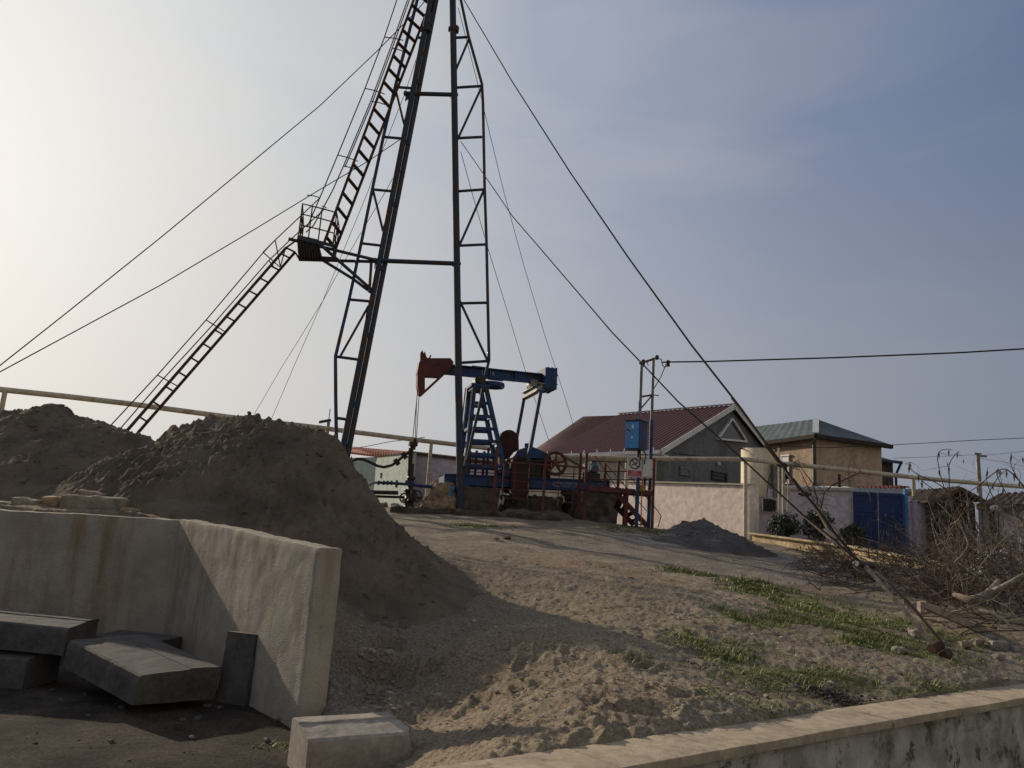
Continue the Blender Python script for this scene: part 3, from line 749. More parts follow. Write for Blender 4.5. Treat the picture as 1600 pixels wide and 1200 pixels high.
# big tilted stone
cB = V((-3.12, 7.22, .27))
kerbstone('kerbstone', 'large shade-toned kerbstone lying tilted in the middle of the walled corner', cB, 1.28, rotz(rad(-37)) @ rotx(rad(-3)) @ roty(rad(5)), 'shadedkerb', 2, .74, .27)
kerbstone('kerbstone', 'long shade-toned kerbstone on top of another at the left edge of the photo', V((-4.72, 7.62, .455)), 1.75, rotz(rad(-5)) @ roty(rad(1.0)), 'shadedkerb', 3, .46, .28)
kerbstone('kerbstone', 'shade-toned kerbstone at the left edge underneath another one, on the ground', V((-5.0, 7.6, .145)), 1.75, rotz(rad(-7)), 'shadedkerb', 4, .46, .32)
kerbstone('kerbstone', 'shade-toned kerbstone farthest back, in the inner corner of the low wall', V((-3.80, 8.72, .19)), .78, rotz(rad(-14)) @ rotx(rad(-6)), 'shadedkerb', 5, .5, .28)
kerbstone('kerbstone', 'short black stained, shade-toned kerbstone leaning upright against the low wall', V((-2.27, 7.30, .30)), .60, rotz(rad(70)) @ roty(rad(-86)), 'shadedkerb', 6, .30, .13)
# stone blocks along the top of the long side
for px0, px1, yt, yb, Y, mt, lb in [(-40, 15, 783, 795, 9.9, 'stone', 'rough stone block at the far left end of the row behind the low wall'),
                                    (17, 62, 779, 795, 9.95, 'stone', 'dark narrow stone block second from the left behind the low wall'),
                                    (64, 92, 776, 796, 10.0, 'yellowstone', 'small yellowish broken stone behind the low wall'),
                                    (93, 190, 775, 802, 9.85, 'stone', 'longest brown stone block behind the low wall'),
                                    (186, 211, 794, 804, 9.8, 'yellowstone', 'smallest ochre stone chip at the right end of the row behind the low wall'),
                                    (122, 166, 768, 780, 10.5, 'stone', 'pale flat stone lying in the sand behind the row of blocks')]:
    a = at(px0, yt, Y); b = at(px1, yt, Y); zb = at((px0 + px1) / 2, yb, Y)[2] - .06; zt = (a[2] + b[2]) / 2
    mb = MB(); mb.rblock(((a[0] + b[0]) / 2, Y + .12, (zt + zb) / 2), (b[0] - a[0], .26, zt - zb), rotz(random.uniform(-.1, .1)), .03, .03, .022, 7, None, int(px0) + 60)
    tag(mb.build('stone_block', mt), lb, 'stone block', 'stone blocks behind the low wall')

# ================================================================== MAST
YM = 24.0
def m_(px, py, dy=0.0): return at(px, py, YM + dy)
def depths_line(pts, Y0, Y1):
    """points along one straight run in space: 1/depth is linear along it in the picture"""
    L = [0]
    for a, b in zip(pts[:-1], pts[1:]): L.append(L[-1] + math.hypot(b[0] - a[0], b[1] - a[1]))
    return [at(p[0], p[1], 1 / ((1 - l / L[-1]) / Y0 + (l / L[-1]) / Y1)) for p, l in zip(pts, L)]
gb = m_(720, 806); mast = thing('steel_mast', 'tall two-legged steel mast with lattice braces, service ladder and small platform', 'mast', (gb[0] - 2, gb[1], gz(gb[0] - 2, gb[1])))
r0 = m_(720, 812); r1 = m_(705.5, -100)
mb = MB(); mb.tube([r0 + (r1 - r0) * t for t in (-.01, .33, .66, 1)], .118, 14); legR = mb.build('leg', 'mast', mast)
l0 = m_(519, 806); l1 = m_(694, -90)
ld = unit(l1 - l0); lp = unit(np.cross(ld, (0, 1, 0)))
mb = MB(); mb.tube([l0 + lp * .078, l1 + lp * .078], .098, 14); mb.tube([l0 - lp * .088 + V((0, .1, 0)), l1 - lp * .088 + V((0, .1, 0))], .09, 14)
for t in np.linspace(.06, .95, 9):
    p = l0 + (l1 - l0) * t; mb.beam(p - lp * .15, p + lp * .15, .05, .16, ld)
legL = mb.build('leg', 'mast', mast)
# outer chords
orp = [(717, 0 - 14), (732, 57), (753, 132), (754.5, 160), (757, 290), (760, 380), (762, 470), (764, 563)]
mb = MB(); mb.tube([m_(*p) for p in orp], .054, 10)
mb.tube([m_(*p) for p in [(764, 563), (757, 592), (750, 632), (738, 682), (726, 738)]], .05, 10)
for i in range(16):                      # the lowest run is a rope-like chain of links
    t = i / 15; p = m_(764 - 36 * t, 566 + 165 * t); mb.torus(p, (1, .3 * (-1) ** i, .2), .05, .016, 10, 5)
mb.build('outer_chord', 'mast', mast)
olp = [(655, 0 - 12), (617, 137), (599, 213), (581.5, 296), (563, 385), (545, 469), (524, 557), (524.5, 620), (526, 712)]
mb = MB(); mb.tube([m_(*p) for p in olp], .058, 10); mb.build('outer_chord', 'mastblue', mast)
rungs = [((711, 59), (733, 58)), ((711, 137), (752, 134.5)), ((713, 216), (753, 214)), ((714, 299), (756, 296)), ((715, 384), (758, 382)), ((716, 474), (761, 473)), ((718, 567), (764, 564)),
         ((617, 136), (646, 138)), ((600, 214), (629, 216.5)), ((582, 296), (614, 299)), ((563, 380), (598, 384)), ((545, 468), (580, 471)), ((524, 557), (561, 562)), ((525, 653), (547, 656)), ((650, 58), (664, 60))]
for a, b in rungs:
    mb = MB(); mb.tube([m_(*a), m_(*b)], .048, 8); mb.build('cross_brace', 'mast', mast)
for a, b in [((752, 137), (714, 220)), ((755.5, 298), (715, 390)), ((717, 467), (761, 562)), ((618, 140), (634, 206)), ((583, 298), (601, 372)), ((578, 474), (532, 556)), ((733, 60), (712, 110))]:
    mb = MB(); mb.tube([m_(*a), m_(*b)], .042, 8); mb.build('diagonal_brace', 'mast', mast)
for a, b, r in [((634, 146), (712, 148), .075), ((586, 407), (716, 412), .075)]:
    mb = MB(); A, B = m_(*a), m_(*b); mb.tube([A, B], r, 10)
    for P_, sgn in ((A, 1), (B, -1)):
        mb.prism([P_, P_ + V((sgn * .28, 0, 0)), P_ + V((0, 0, -.28))], (0, .05, 0)); mb.sphere(P_, r * 1.25)
    mb.build('crossbar', 'mast', mast)
for px, py in ((710.5, 46), (667, 46)):
    mb = MB(); c = m_(px, py); mb.lathe(c - V((0, 0, .09)), (0, 0, 1), [(0, .15), (.18, .15)], 14); mb.box(c + V((-.16, 0, 0)), (.12, .1, .16)); mb.build('clamp', 'mast', mast)
mb = MB(); c = (r1 + l1) / 2; mb.box(c, (1.0, .5, .3)); mb.lathe(c + V((-.1, -.1, .3)), (0, 1, 0), [(0, .3), (.2, .3)], 18); mb.build('crown_block', 'mast', mast)
# foot of each leg
for p in (r0, l0):
    mb = MB(); mb.lathe(V((p[0], p[1], p[2] - .25)), (0, 0, 1), [(0, .24), (.18, .22), (.24, .14), (.32, .12)], 14); mb.build('foot', 'mast', mast)
# platform
zf = m_(466, 370, -1.4)
fA = at(466, 371, 22.7); fB = at(497, 378, 22.7)
zpl = (fA[2] + fB[2]) / 2
fC = pz(503, 403, zpl); fD = pz(468, 403, zpl); fA = pz(466, 371, zpl); fB = pz(497, 378, zpl)
fE = pz(520, 384, zpl); fF = pz(524, 404, zpl)
mb = MB(); mb.prism([fA, fB, fC, fD], (0, 0, .05))
for q in np.linspace(0, 1, 9):
    mb.beam(fA + (fB - fA) * q + V((0, 0, -.03)), fD + (fC - fD) * q + V((0, 0, -.03)), .03, .07)
mb.beam(fA, fB, .06, .14); mb.beam(fD, fC, .06, .14); mb.beam(fA, fD, .06, .14); mb.beam(fB, fE, .05, .1); mb.beam(fC, fF, .05, .1); mb.beam(fE, fF, .05, .08); mb.build('platform', 'mast', mast)
mb = MB()
for h in (.42, .78, 1.12):
    up = V((0, 0, h)); mb.tube([fD + up, fA + up, fB + up, fE + up, fF + up], .022, 6)
for p in (fA, fB, fE, fF, fD, (fA + fB) / 2, (fE + fF) / 2, (fA + fD) / 2):
    mb.tube([p, p + V((0, 0, 1.12))], .022, 6)
mb.tube([fE + V((0, 0, .05)), fF + V((0, 0, 1.1))], .018, 6)
mb.build('platform_railing', 'rust', mast)
mb = MB()
mb.tube([pz(450, 373, zpl - .05), m_(590, 407)], .055, 8); mb.tube([fD + V((0, 0, -.06)), m_(590, 409)], .055, 8)
mb.tube([fB + V((.05, 0, -.06)), m_(581, 453)], .055, 8); mb.tube([fC + V((0, 0, -.06)), m_(552, 436), m_(581, 458)], .05, 8)
mb.tube([m_(580, 411, -.15), m_(577, 456, -.15)], .05, 8)
mb.tube([at(447, 387, 22.9), fA + V((0, 0, -.05))], .03, 6); mb.tube([at(461, 394, 23.6), fD + V((0, 0, -.05))], .03, 6); mb.tube([at(447, 387, 22.9), at(461, 394, 23.6)], .03, 6); mb.build('bracket', 'mast', mast)
# upper ladder
def lad(name, L0, L1, R0, R1, n, tw, mat):
    mb = MB(); mb.beam(L0, L1, .055, .085); mb.beam(R0, R1, .055, .085); o = mb.build(name, mat, mast)
    for i in range(n):
        t = (i + .5) / n
        a = L0 + (L1 - L0) * t; b = R0 + (R1 - R0) * t
        mb = MB(); mb.beam(a, b, tw, .022, (0, .45, 1)); k = mb.build('rung', mat, mast); k.parent = o
    return o
lad('ladder', at(505.5, 382, 22.9), at(661, -40, 23.75), at(520, 400, 23.7), at(685, -22, 24.2) + V((-.05, 0, 0)), 20, .12, 'rust')
# its two hoop-like hand lines with standoffs
mb = MB()
for pl, Y0, Y1 in [([(624, -12), (600, 60), (570, 139), (527, 244), (504, 299), (480, 355)], 23.1, 22.7), ([(641, -12), (610, 75), (579, 159), (536, 261), (519, 299), (490, 352), (478, 363)], 23.4, 23.1), ([(644, -12), (613, 75), (582, 159), (539, 261)], 23.4, 23.1)]:
    mb.tube(depths_line(pl, Y0, Y1), .02, 6)
for a, b in [((600, 58), (630, 63)), ((612, 75), (637, 83)), ((570, 138), (601, 147)), ((579, 158), (607, 165)), ((527, 242), (559, 252)), ((536, 259), (566, 268)), ((500, 309), (480, 305)), ((510, 325), (503, 322))]:
    mb.tube([at(*a, 23.0), at((a[0] + b[0]) / 2, (a[1] + b[1]) / 2 - 1, 23.1), at(*b, 23.3)], .017, 6)
mb.build('ladder_handrail', 'rust', mast)
# lower stair
def ext(a, b, t): return a + (b - a) * t
sa, sb = at(447, 387, 22.9), at(194, 678, 20.8); ta, tb = at(461, 394, 23.6), at(207, 686, 21.5)
lad('stair', sa, ext(sa, sb, 1.25), ta, ext(ta, tb, 1.25), 17, .08, 'rust')
mb = MB()
for pl in ([(500, 309), (430, 375), (411, 395), (322, 500), (246, 586), (170, 668), (140, 700)], [(508, 326), (452, 376), (420, 407), (332, 508), (255, 592), (186, 672), (158, 704)]):
    mb.tube(depths_line(pl, 22.8, 20.5), .018, 6)
for a, b in [((411, 394), (437, 417)), ((322, 500), (351, 518)), ((246, 586), (277, 603)), ((430, 375), (438, 417)), ((446, 388), (438, 417)), ((420, 407), (430, 420)), ((411, 394), (430, 375))]:
    Ya = 22.8 - (430 - a[0]) / 260 * 2.0; mb.tube([at(*a, Ya), at(*b, Ya + .25)], .018, 6)
mb.build('stair_handrail', 'rust', mast)

# ------------------------------------------------------------------ guy wires
def guy(label, pl, Y0, Y1, r):
    mb = MB(); mb.tube(depths_line(pl, Y0, Y1), r, 6)
    return tag(mb.build('guy_wire', 'wire'), label, 'guy wire', 'guy wires of the mast')
guy('upper of the two thick guy wires running down to the left edge', [(672, -8), (650, 18), (589, 80), (500, 165), (400, 248), (250, 372), (100, 492), (0, 571), (-60, 618)], 23.9, 17, .016)
guy('lower of the two thick guy wires running down to the left edge', [(628, 216), (575, 252), (495, 299), (400, 357), (250, 446), (100, 527), (0, 581), (-60, 612)], 23.9, 17.5, .016)
guy('thick guy wire on the right running over the gable to the anchor in the foreground', [(715, -18), (725, 0), (800, 127), (890, 268), (980, 400), (1081, 540), (1157, 637), (1210, 711), (1247, 760), (1275, 792), (1307, 837), (1350, 886)], 24, 9.6, .016)
guy('lower right guy wire crossing the two-legged electric frame', [(720, 221), (775, 300), (800, 337), (880, 430), (957, 520), (1007, 572), (1060, 628), (1120, 681), (1165, 722), (1206, 760), (1255, 805), (1302, 842), (1350, 886)], 24, 9.6, .013)
guy('thin guy wire behind the walking beam ending right of the pitman arms', [(720, 237), (737, 299), (760, 380), (800, 510), (821, 580), (835, 622), (858, 690)], 24.1, 36, .012)
guy('thin guy wire ending over the ridge of the maroon roof', [(716, 12), (745, 125), (787, 299), (820, 420), (850, 520), (880, 612), (897, 668)], 24.1, 37, .012)
guy('thin guy wire left of the mast, nearer the sand heap peak', [(657, 72), (633, 145), (597, 237), (575, 299), (525, 420), (504, 471), (462, 566), (424, 655), (418, 668)], 24.1, 36, .011)
guy('thin guy wire left of the mast, ending at the pipe support', [(622, 262), (605, 295), (562, 367), (540, 405), (504, 471), (437, 579), (398, 646), (390, 660)], 24.1, 36, .011)
# turnbuckles and clamps on the two right wires, one thing
an = ground_hit(1484, 1030)
anc = thing('wire_anchor', 'rusty anchor struts and clamps where the right guy wires reach the ground', 'anchor', an)
topA = at(1352, 884, 9.6)
a_in = at(1478, 1030, an[1])
mb = MB()
mb.beam(topA, at(1463, 1012, an[1] + .12), .035, .04); mb.build('strut', 'palebark', anc)
mb = MB(); mb.tube([at(1362, 886, 9.7), at(1392, 912, 9.4), at(1432, 955, 9.2), at(1471, 1003, an[1] + .2)], .018, 6); mb.build('strut', 'bark', anc)
mb = MB(); mb.tube([topA + V((-.10, 0, .02)), topA + V((.12, .05, .0))], .035, 10); mb.build('cross_pin', 'grease', anc)
mb = MB(); p = at(1464, 1012, an[1]); mb.tube([p - V((.06, 0, .02)), p + V((.07, .05, .03))], .055, 10); mb.build('hub', 'rust', anc)
mb = MB(); p = at(1477, 1022, an[1]); mb.tube([p - V((.05, .05, .02)), p + V((.06, .05, .01))], .05, 10); mb.tube([p, p + V((.16, -.05, -.13))], .018, 8); mb.build('anchor_eye', 'rust', anc)
for (x0, y0, x1, y1, Y, r) in [(1196, 693, 1222, 727, 12.6, .035), (1238, 748, 1256, 772, 12.0, .03), (1268, 783, 1283, 802, 11.3, .03), (1307, 837, 1345, 880, 10.3, .016)]:
    mb = MB(); mb.tube([at(x0, y0, Y), at(x1, y1, Y)], r, 8)
    mb.box(at(x1, y1, Y), (.12, .08, .07)); mb.tube([at(x1, y1, Y) - V((.1, 0, 0)), at(x1, y1, Y) + V((.1, 0, 0))], .02, 6)
    mb.build('turnbuckle', 'galv' if Y < 11.5 else 'grease', anc)
for q0, q1, r_s in ((at(1144, 622, 13.6), at(1210, 712, 12.6), .024), (at(1275, 795, 11.4), at(1310, 855, 10.2), .018), (at(1283, 800, 11.4), at(1322, 850, 10.2), .018), (at(1256, 806, 12), at(1306, 850, 10.3), .02)):
    mb = MB(); mb.tube([q0, q1], r_s, 8); mb.build('wire_splice', 'bark', anc)
mb = MB(); a = at(1290, 828, 10.6); b = at(1306, 843, 10.4); mb.beam(a, b, .07, .04); mb.build('clamp_plate', 'palebark', anc)
# wooden post lying in the brush
a = at(1442, 944, 10.2); b = ground_hit(1536, 990); b = b + V((0, 0, .03))
mb = MB(); mb.beam(a, b, .07, .09); mb.box(a + V((-.03, 0, -.04)), (.05, .09, .14)); tag(mb.build('iron_bar', 'palebark'), 'weathered bar with a hooked end leaning out of the brush pile', 'bar')

# ================================================================== PUMP JACK
PHI = rad(15)
PD = V((math.cos(PHI), math.sin(PHI), 0)); PN = V((math.sin(PHI), -math.cos(PHI), 0))   # along pump, towards viewer
P0 = at(700, 700, 24.9)
def pp(px, py, off=0.0): return onplane(px, py, P0 + PN * off, PN)
base = pp(740, 758, .5)
pump = thing('pump_jack', 'blue oil pump jack with red brown horse head, tilted walking beam and red counterweights', 'pump jack', base)
HW = .50
# skids
for off in (HW, -HW):
    a = pp(694, 748.5, HW); b = pp(951, 759, HW)
    if off < 0: a = a - PN * 2 * HW; b = b - PN * 2 * HW
    mb = MB(); mb.ibeam(a, b, .16, .34, (0, 0, 1), .028); mb.box(b - PD * .01, (.03, .16, .33), rotz(PHI)); mb.build('skid_beam', 'blue', pump)
for px in (697, 740, 800, 870, 925, 949):
    a = pp(px, 748.5 + (px - 694) * .041, HW); mb = MB(); mb.beam(a - PN * .03, a - PN * (2 * HW - .03), .12, .22); mb.build('cross_member', 'blue', pump)
text_mesh('skid_lettering', '40788R9', .245, pp(861.5, 757, HW + .095), PD + V((0, 0, 0.045)), V((0, 0, 1)), 'letter', pump)
# samson post: four legs, rungs
lt, lb = pp(741, 604, .34), pp(727, 741, HW); rt, rb = pp(759, 604, .34), pp(791, 744, HW)
legs = [(lt, lb), (rt, rb), (lt - PN * .68, lb - PN * 2 * HW), (rt - PN * .68, rb - PN * 2 * HW)]
for a, b in legs:
    mb = MB(); mb.ibeam(a, b, .13, .15, PN, .02); mb.build('post_leg', 'blue', pump)
for t in (.19, .34, .48, .62, .77, .90):
    for i, j in ((0, 1), (2, 3), (0, 2), (1, 3)):
        if i in (0,) and j == 2 and t in (.19, .34, .62, .90): continue
        if i == 1 and t in (.19, .48, .77): continue
        A = legs[i][0] + (legs[i][1] - legs[i][0]) * t; B = legs[j][0] + (legs[j][1] - legs[j][0]) * t
        mb = MB(); mb.beam(A, B, .07, .10); mb.build('rung', 'blue', pump)
mb = MB(); c = (lt + rt) / 2 - PN * .34; mb.box(c + V((0, 0, .03)), (.62, .86, .1), rotz(PHI)); mb.box(c + V((0, 0, -.06)), (.50, .80, .08), rotz(PHI)); mb.build('post_head', 'blue', pump)
mb = MB(); mb.lathe(c + V((0, 0, .20)) + PN * .42, -PN, [(0, .09), (.06, .16), (.78, .16), (.84, .09)], 16); mb.box(c + V((0, 0, .12)), (.34, .7, .14), rotz(PHI)); mb.build('saddle_bearing', 'grease', pump)
mb = MB(); rc = pp(770, 602, 0); mb.torus(rc, (0, 0, 1), .38, .06, 26, 8, (.35, 1.3)); mb.build('ring_platform', 'blue', pump)
# ladder rails on the post, far left
mb = MB(); a = pp(731, 603, -.3); b = pp(716, 738, -.6)
for o in (0, -.35): mb.tube([a + PN * o, b + PN * o], .025, 6)
mb.build('post_ladder', 'galv', pump)
# walking beam
wa, wb_ = pp(692, 576.5, 0), pp(870, 594.5, 0)
mb = MB(); mb.ibeam(wa, wb_, .24, .335, (0, 0, 1), .03)
for t in (.40, .62, .86, .90, .94):
    p = wa + (wb_ - wa) * t; mb.box(p, (.03, .25, .35), rotz(PHI))
mb.box(wa + (wb_ - wa) * .30 + V((0, 0, .18)), (.5, .22, .03), rotz(PHI)); mb.box(wa + (wb_ - wa) * .46 + V((0, 0, -.18)), (.5, .22, .03), rotz(PHI))
wbeam = mb.build('walking_beam', 'blue', pump)
for px, py, s in ((763.5, 583.0, '16'), (751, 581.5, '1')):
    o = text_mesh('beam_number', s, .22, pp(px, py, .13), unit(wb_ - wa), V((.0, 0, 1)), 'letter', pump)
# horse head
def P2(pts, off): return [pp(x, y, off) for x, y in pts]
mb = MB(); hw = .17
for poly in ([(652, 582), (655, 566), (661, 558), (672, 559.5), (704, 559.5), (709, 566), (704, 577), (686, 588.5), (664, 587.5), (652.5, 587)],
             [(652.5, 587), (664, 587.5), (664, 609), (659.5, 618), (655, 615.5), (652.2, 602)], [(686, 588.5), (704, 577), (659.5, 618), (664, 609)]):
    mb.prism(P2(poly, hw)[::-1], -PN * 2 * hw)
mb.build('horse_head', 'red', pump)
mb = MB(); mb.prism(P2([(657, 562), (657, 551), (660, 547), (662, 552), (664, 549), (666, 556), (668, 560)], .08)[::-1], -PN * .16); mb.tube([pp(671, 560, 0), pp(673, 555, 0)], .03, 6); mb.build('head_latch', 'red', pump)
mb = MB()
hgr = pp(645.5, 694, 0)
for off in (.07, -.07):
    mb.tube([pp(652.5, 588, off), pp(653, 604, off), pp(651, 625, off), hgr + PN * off + PD * (.05 if off > 0 else -.02)], .013, 6)
mb.tube([pp(655, 615, .05), hgr + PN * .03 + PD * .09], .012, 6)
mb.build('bridle_cable', 'wire', pump)
mb = MB(); mb.box(hgr, (.26, .30, .12), rotz(PHI)); mb.box(hgr + V((0, 0, -.12)), (.16, .16, .10), rotz(PHI)); mb.box(hgr + V((.03, 0, .12)), (.10, .12, .10), rotz(PHI)); mb.build('carrier_bar', 'rust', pump)
mb = MB(); mb.tube([hgr, pp(640, 752, 0)], .032, 8); mb.build('polished_rod', 'grease', pump)
# beam counterweight
mb = MB(); a = pp(851, 594, 0); R_ = rotz(PHI) @ roty(math.atan2(wa[2] - wb_[2], np.linalg.norm((wb_ - wa)[:2])))
for i in range(6): mb.box(a + R_ @ V((-.10 + i * .072, 0, 0)), (.066, .92, .74 if i % 2 else .70), R_)
mb.build('counterweight_stack', 'blue', pump)
# equaliser and pitman arms
eN = pp(846, 603, 1.0); EC = eN - PN * 1.0; eF = EC - PN * 1.0 ; 
mb = MB(); mb.ibeam(eN + PN * .05 + V((0, 0, -.02)), eF + V((0, 0, -.02)), .20, .24, (0, 0, 1), .03); mb.box(EC + V((0, 0, .24)), (.26, .26, .26), rotz(PHI)); mb.lathe(EC + V((0, 0, .2)) + PN * .25, -PN, [(0, .15), (.5, .15)], 14)
mb.build('equaliser_beam', 'galv', pump)
pN = pp(824.5, 722, 1.0); pF = pN - PN * 1.95
mb = MB(); mb.beam(eN + PN * -.02 + V((0, 0, -.1)), pN, .11, .12, PN); mb.build('pitman_arm', 'blue', pump)
mb = MB(); mb.beam(eF + V((0, 0, -.1)), pF, .11, .12, PN); mb.build('pitman_arm', 'blue', pump)
# cranks with rounded counterweights
def capsule(px, py0, py1, hwid, off, th, name):
    c0 = pp(px[0], py0, off); c1 = pp(px[1], py1, off); u = unit(c0 - c1); s = unit(np.cross(PN, u)); pts = []
    for k in range(13):
        a = math.pi * k / 12; pts.append(c0 + (s * math.cos(a) + u * math.sin(a)) * hwid)
    for k in range(13):
        a = math.pi + math.pi * k / 12; pts.append(c1 + (s * math.cos(a) + u * math.sin(a)) * hwid)
    mb = MB(); mb.prism(pts[::-1] if np.cross(pts[1] - pts[0], pts[5] - pts[1]) @ PN < 0 else pts, -PN * th); mb.lathe(c0 + PN * .01 + u * .12, PN, [(0, .035), (.02, .035)], 8)
    return mb.build(name, 'shadedred', pump)
capsule((795.5, 797), 687, 755, .34, -.55, .30, 'crank_counterweight')
capsule((813, 812), 726, 770, .28, .80, .26, 'crank_counterweight')
for off in (.62, -.6):
    mb = MB(); mb.beam(pp(812, 765, off), pp(828, 722, off), .16, .16, PN); mb.build('crank_arm', 'rust', pump)
# gearbox: dark case with a blue domed cover
g0, g1 = pp(801, 716, .45), pp(862, 722, .45); gc = (g0 + g1) / 2 - PN * .45
mb = MB(); gw = np.linalg.norm(g1 - g0); mb.box(gc + V((0, 0, -.28)), (gw, .80, .56), rotz(PHI)); mb.box(gc + V((0, 0, -.01)), (gw + .12, .92, .05), rotz(PHI))
for i in range(7): mb.box(gc + PD * (-gw / 2 + gw * (i + .5) / 7) + V((0, 0, -.28)), (.03, .88, .5), rotz(PHI))
mb.build('gearbox_case', 'grease', pump)
prof = [(803, 714), (808, 705), (818, 700), (832, 698), (845, 703), (858, 710), (862, 717)]
mb = MB(); mb.prism(P2(prof, .42)[::-1], -PN * .84); 
for px, py in ((822, 697), (826, 697)): mb.lathe(pp(px, py, 0) - V((0, 0, .05)), (0, 0, 1), [(0, .05), (.14, .05)], 8)
mb.build('gearbox_cover', 'blue', pump)
# flywheel
fc = pp(868, 724, .72)
mb = MB(); mb.torus(fc, PN, .355, .055, 36, 8, (1, 1.4)); mb.lathe(fc - PN * .1, PN, [(0, .09), (.2, .09)], 12)
for k in range(5):
    a = 2 * math.pi * k / 5 + .3; d = PD * math.cos(a) + V((0, 0, 1)) * math.sin(a); mb.beam(fc, fc + d * .33, .07, .05, PN)
mb.build('pulley_wheel', 'red', pump)
mb = MB()
for s in (.36, -.34): mb.tube([fc + V((0, 0, s)), pp(910, 735, .72) + V((0, 0, s * .35))], .02, 6)
mb.build('drive_belt', 'black', pump)
# motor
mc = pp(924, 733, .25)
mb = MB(); mb.lathe(mc - PN * .32, PN, [(0, .14), (.03, .19), (.5, .19), (.54, .15), (.62, .12)], 18)
for k in range(14):
    a = 2 * math.pi * k / 14; d = PD * math.cos(a) + V((0, 0, 1)) * math.sin(a); mb.beam(mc - PN * .26 + d * .20, mc + PN * .16 + d * .20, .012, .04, d)
mb.box(mc + V((.05, 0, .22)), (.18, .16, .12), rotz(PHI)); mb.build('motor', 'motor', pump)
mb = MB(); mb.box(mc + V((-.1, 0, -.26)), (.62, .6, .22), rotz(PHI)); mb.build('motor_mount', 'black', pump)
mb = MB(); mb.torus(mc + PN * .42 + PD * -.32, PN, .13, .025, 20, 6); mb.lathe(mc + PN * .3 + PD * -.32, PN, [(0, .09), (.1, .09)], 12); mb.build('motor_pulley', 'white', pump)

# ------------------------------------------------------------------ foundations under the pump
def rough_box(name, label, c, size, R, mat, seed, r=.06, amp=.05, cat='concrete block', group=None):
    mb = MB(); mb.rblock(c, size, R, r, .07, amp, 4, None, seed); return tag(mb.build(name, mat), label, cat, group)
z0 = gz(base[0], base[1])
a = pp(741, 760, .2); rough_box('concrete_footing', 'stained concrete footing under the left end of the pump skid', (a[0], a[1], (a[2] + z0) / 2 - .35), (1.35, 1.5, a[2] - z0 + .6), rotz(PHI), 'foundation', 1, .06, .06, 'footing', 'pump footings')
a = pp(921, 768, .2); rough_box('concrete_footing', 'rough dark stone footing under the motor end of the pump skid', (a[0], a[1], (a[2] + z0) / 2 - .3), (1.55, 1.5, a[2] - z0 + .5), rotz(PHI), 'foundation', 2, .06, .10, 'footing', 'pump footings')
a = pp(830, 772, -.2); rough_box('concrete_footing', 'dark middle footing behind the red mesh railing', (a[0], a[1], (a[2] + z0) / 2 - .35), (2.0, .9, a[2] - z0 + .5), rotz(PHI), 'foundation', 3, .06, .08, 'footing', 'pump footings')
# cracked slab edge in front
pts = [(706, 806), (790, 808), (880, 806)]
a = at(712, 803, 23.6); b = at(872, 812, 23.4); d = unit(b - a); c = (a + b) / 2; rough_box('foundation_slab', 'cracked dark slab with an undercut front edge in front of the pump', (c[0], c[1] + .15, c[2] - .05), (np.linalg.norm(b - a), .9, .34), rotz(math.atan2(d[1], d[0])) @ roty(-.0), 'foundation', 8, .07, .09, 'slab')
a = at(610, 800, 23.9); b = at(705, 797, 23.8); c = (a + b) / 2; rough_box('foundation_slab', 'earthy slab around the wellhead beside the blue pipe stand', (c[0], c[1] + .5, c[2] - .08), (b[0] - a[0], 1.4, .34), rotz(0), 'foundation', 9, .06, .06, 'slab')
# earth bank between the posts
e0 = at(840, 800, 23.9)
X = np.linspace(-1.45, 1.55, 50); Yy = np.linspace(-.6, 1.1, 30); XX, YY = np.meshgrid(X, Yy, indexing='ij')
ZZ = e0[2] - .25 + .42 * sstep(-.6, .8, YY) * (1 - sstep(.9, 1.55, np.abs(XX))) + .06 * fbm((XX + 9) * 3, YY * 3, oct=4, s=71) - .12
mb = MB(); mb.grid(np.stack([XX + e0[0], YY + e0[1], ZZ], -1)[:, ::1]); tag(mb.build('earth_bank', 'heap'), 'low bank of loose earth spilling under the red mesh railing', 'earth bank')
# sandstone lump
lump = at(690, 768, 24.6)
mb = MB()
def lw(P): 
    Q = P.copy(); t = (P[..., 2] / .95 + .5); k = 1.25 - .55 * t; Q[..., 0] = (P[..., 0]) * k + .12 * t; Q[..., 1] *= k; return Q
mb.rblock((at(688, 775, 24.5)[0], 24.5, at(688, 778, 24.5)[2]), (.95, .9, .95), None, .18, .045, .11, 5, lw, 31); tag(mb.build('sandstone_lump', 'yellowstone'), 'eroded yellow sandstone lump beside the mast foot', 'rock')

# ------------------------------------------------------------------ wellhead and pipes
YW = 24.2
wb0 = at(638, 792, YW)
wh = thing('wellhead', 'greasy black wellhead with valves under the horse head', 'wellhead', (wb0[0], wb0[1], gz(wb0[0], wb0[1])))
def w_(x, y, dy=0): return at(x, y, YW + dy)
mb = MB(); mb.lathe(w_(638, 800), (0, 0, 1), [(0, .26), (.1, .26), (.1, .16), (.32, .14), (.32, .22), (.4, .22), (.4, .15), (.62, .15), (.62, .2), (.7, .2), (.7, .09), (1.0, .09), (1.0, .13), (1.1, .13), (1.1, .06), (1.5, .05)], 16); mb.build('well_body', 'grease', wh)
mb = MB(); mb.lathe(w_(648, 774, -.15), (0, -1, 0), [(0, .1), (.12, .1)], 12); mb.torus(w_(650, 775, -.35), (0, -1, 0), .17, .025, 18, 6); mb.torus(w_(632, 778, -.3), (.3, -1, 0), .14, .025, 18, 6); mb.build('valve_wheel', 'grease', wh)
mb = MB(); mb.box(w_(640, 755), (.26, .2, .16)); mb.build('valve_block', 'blue_dark', wh)
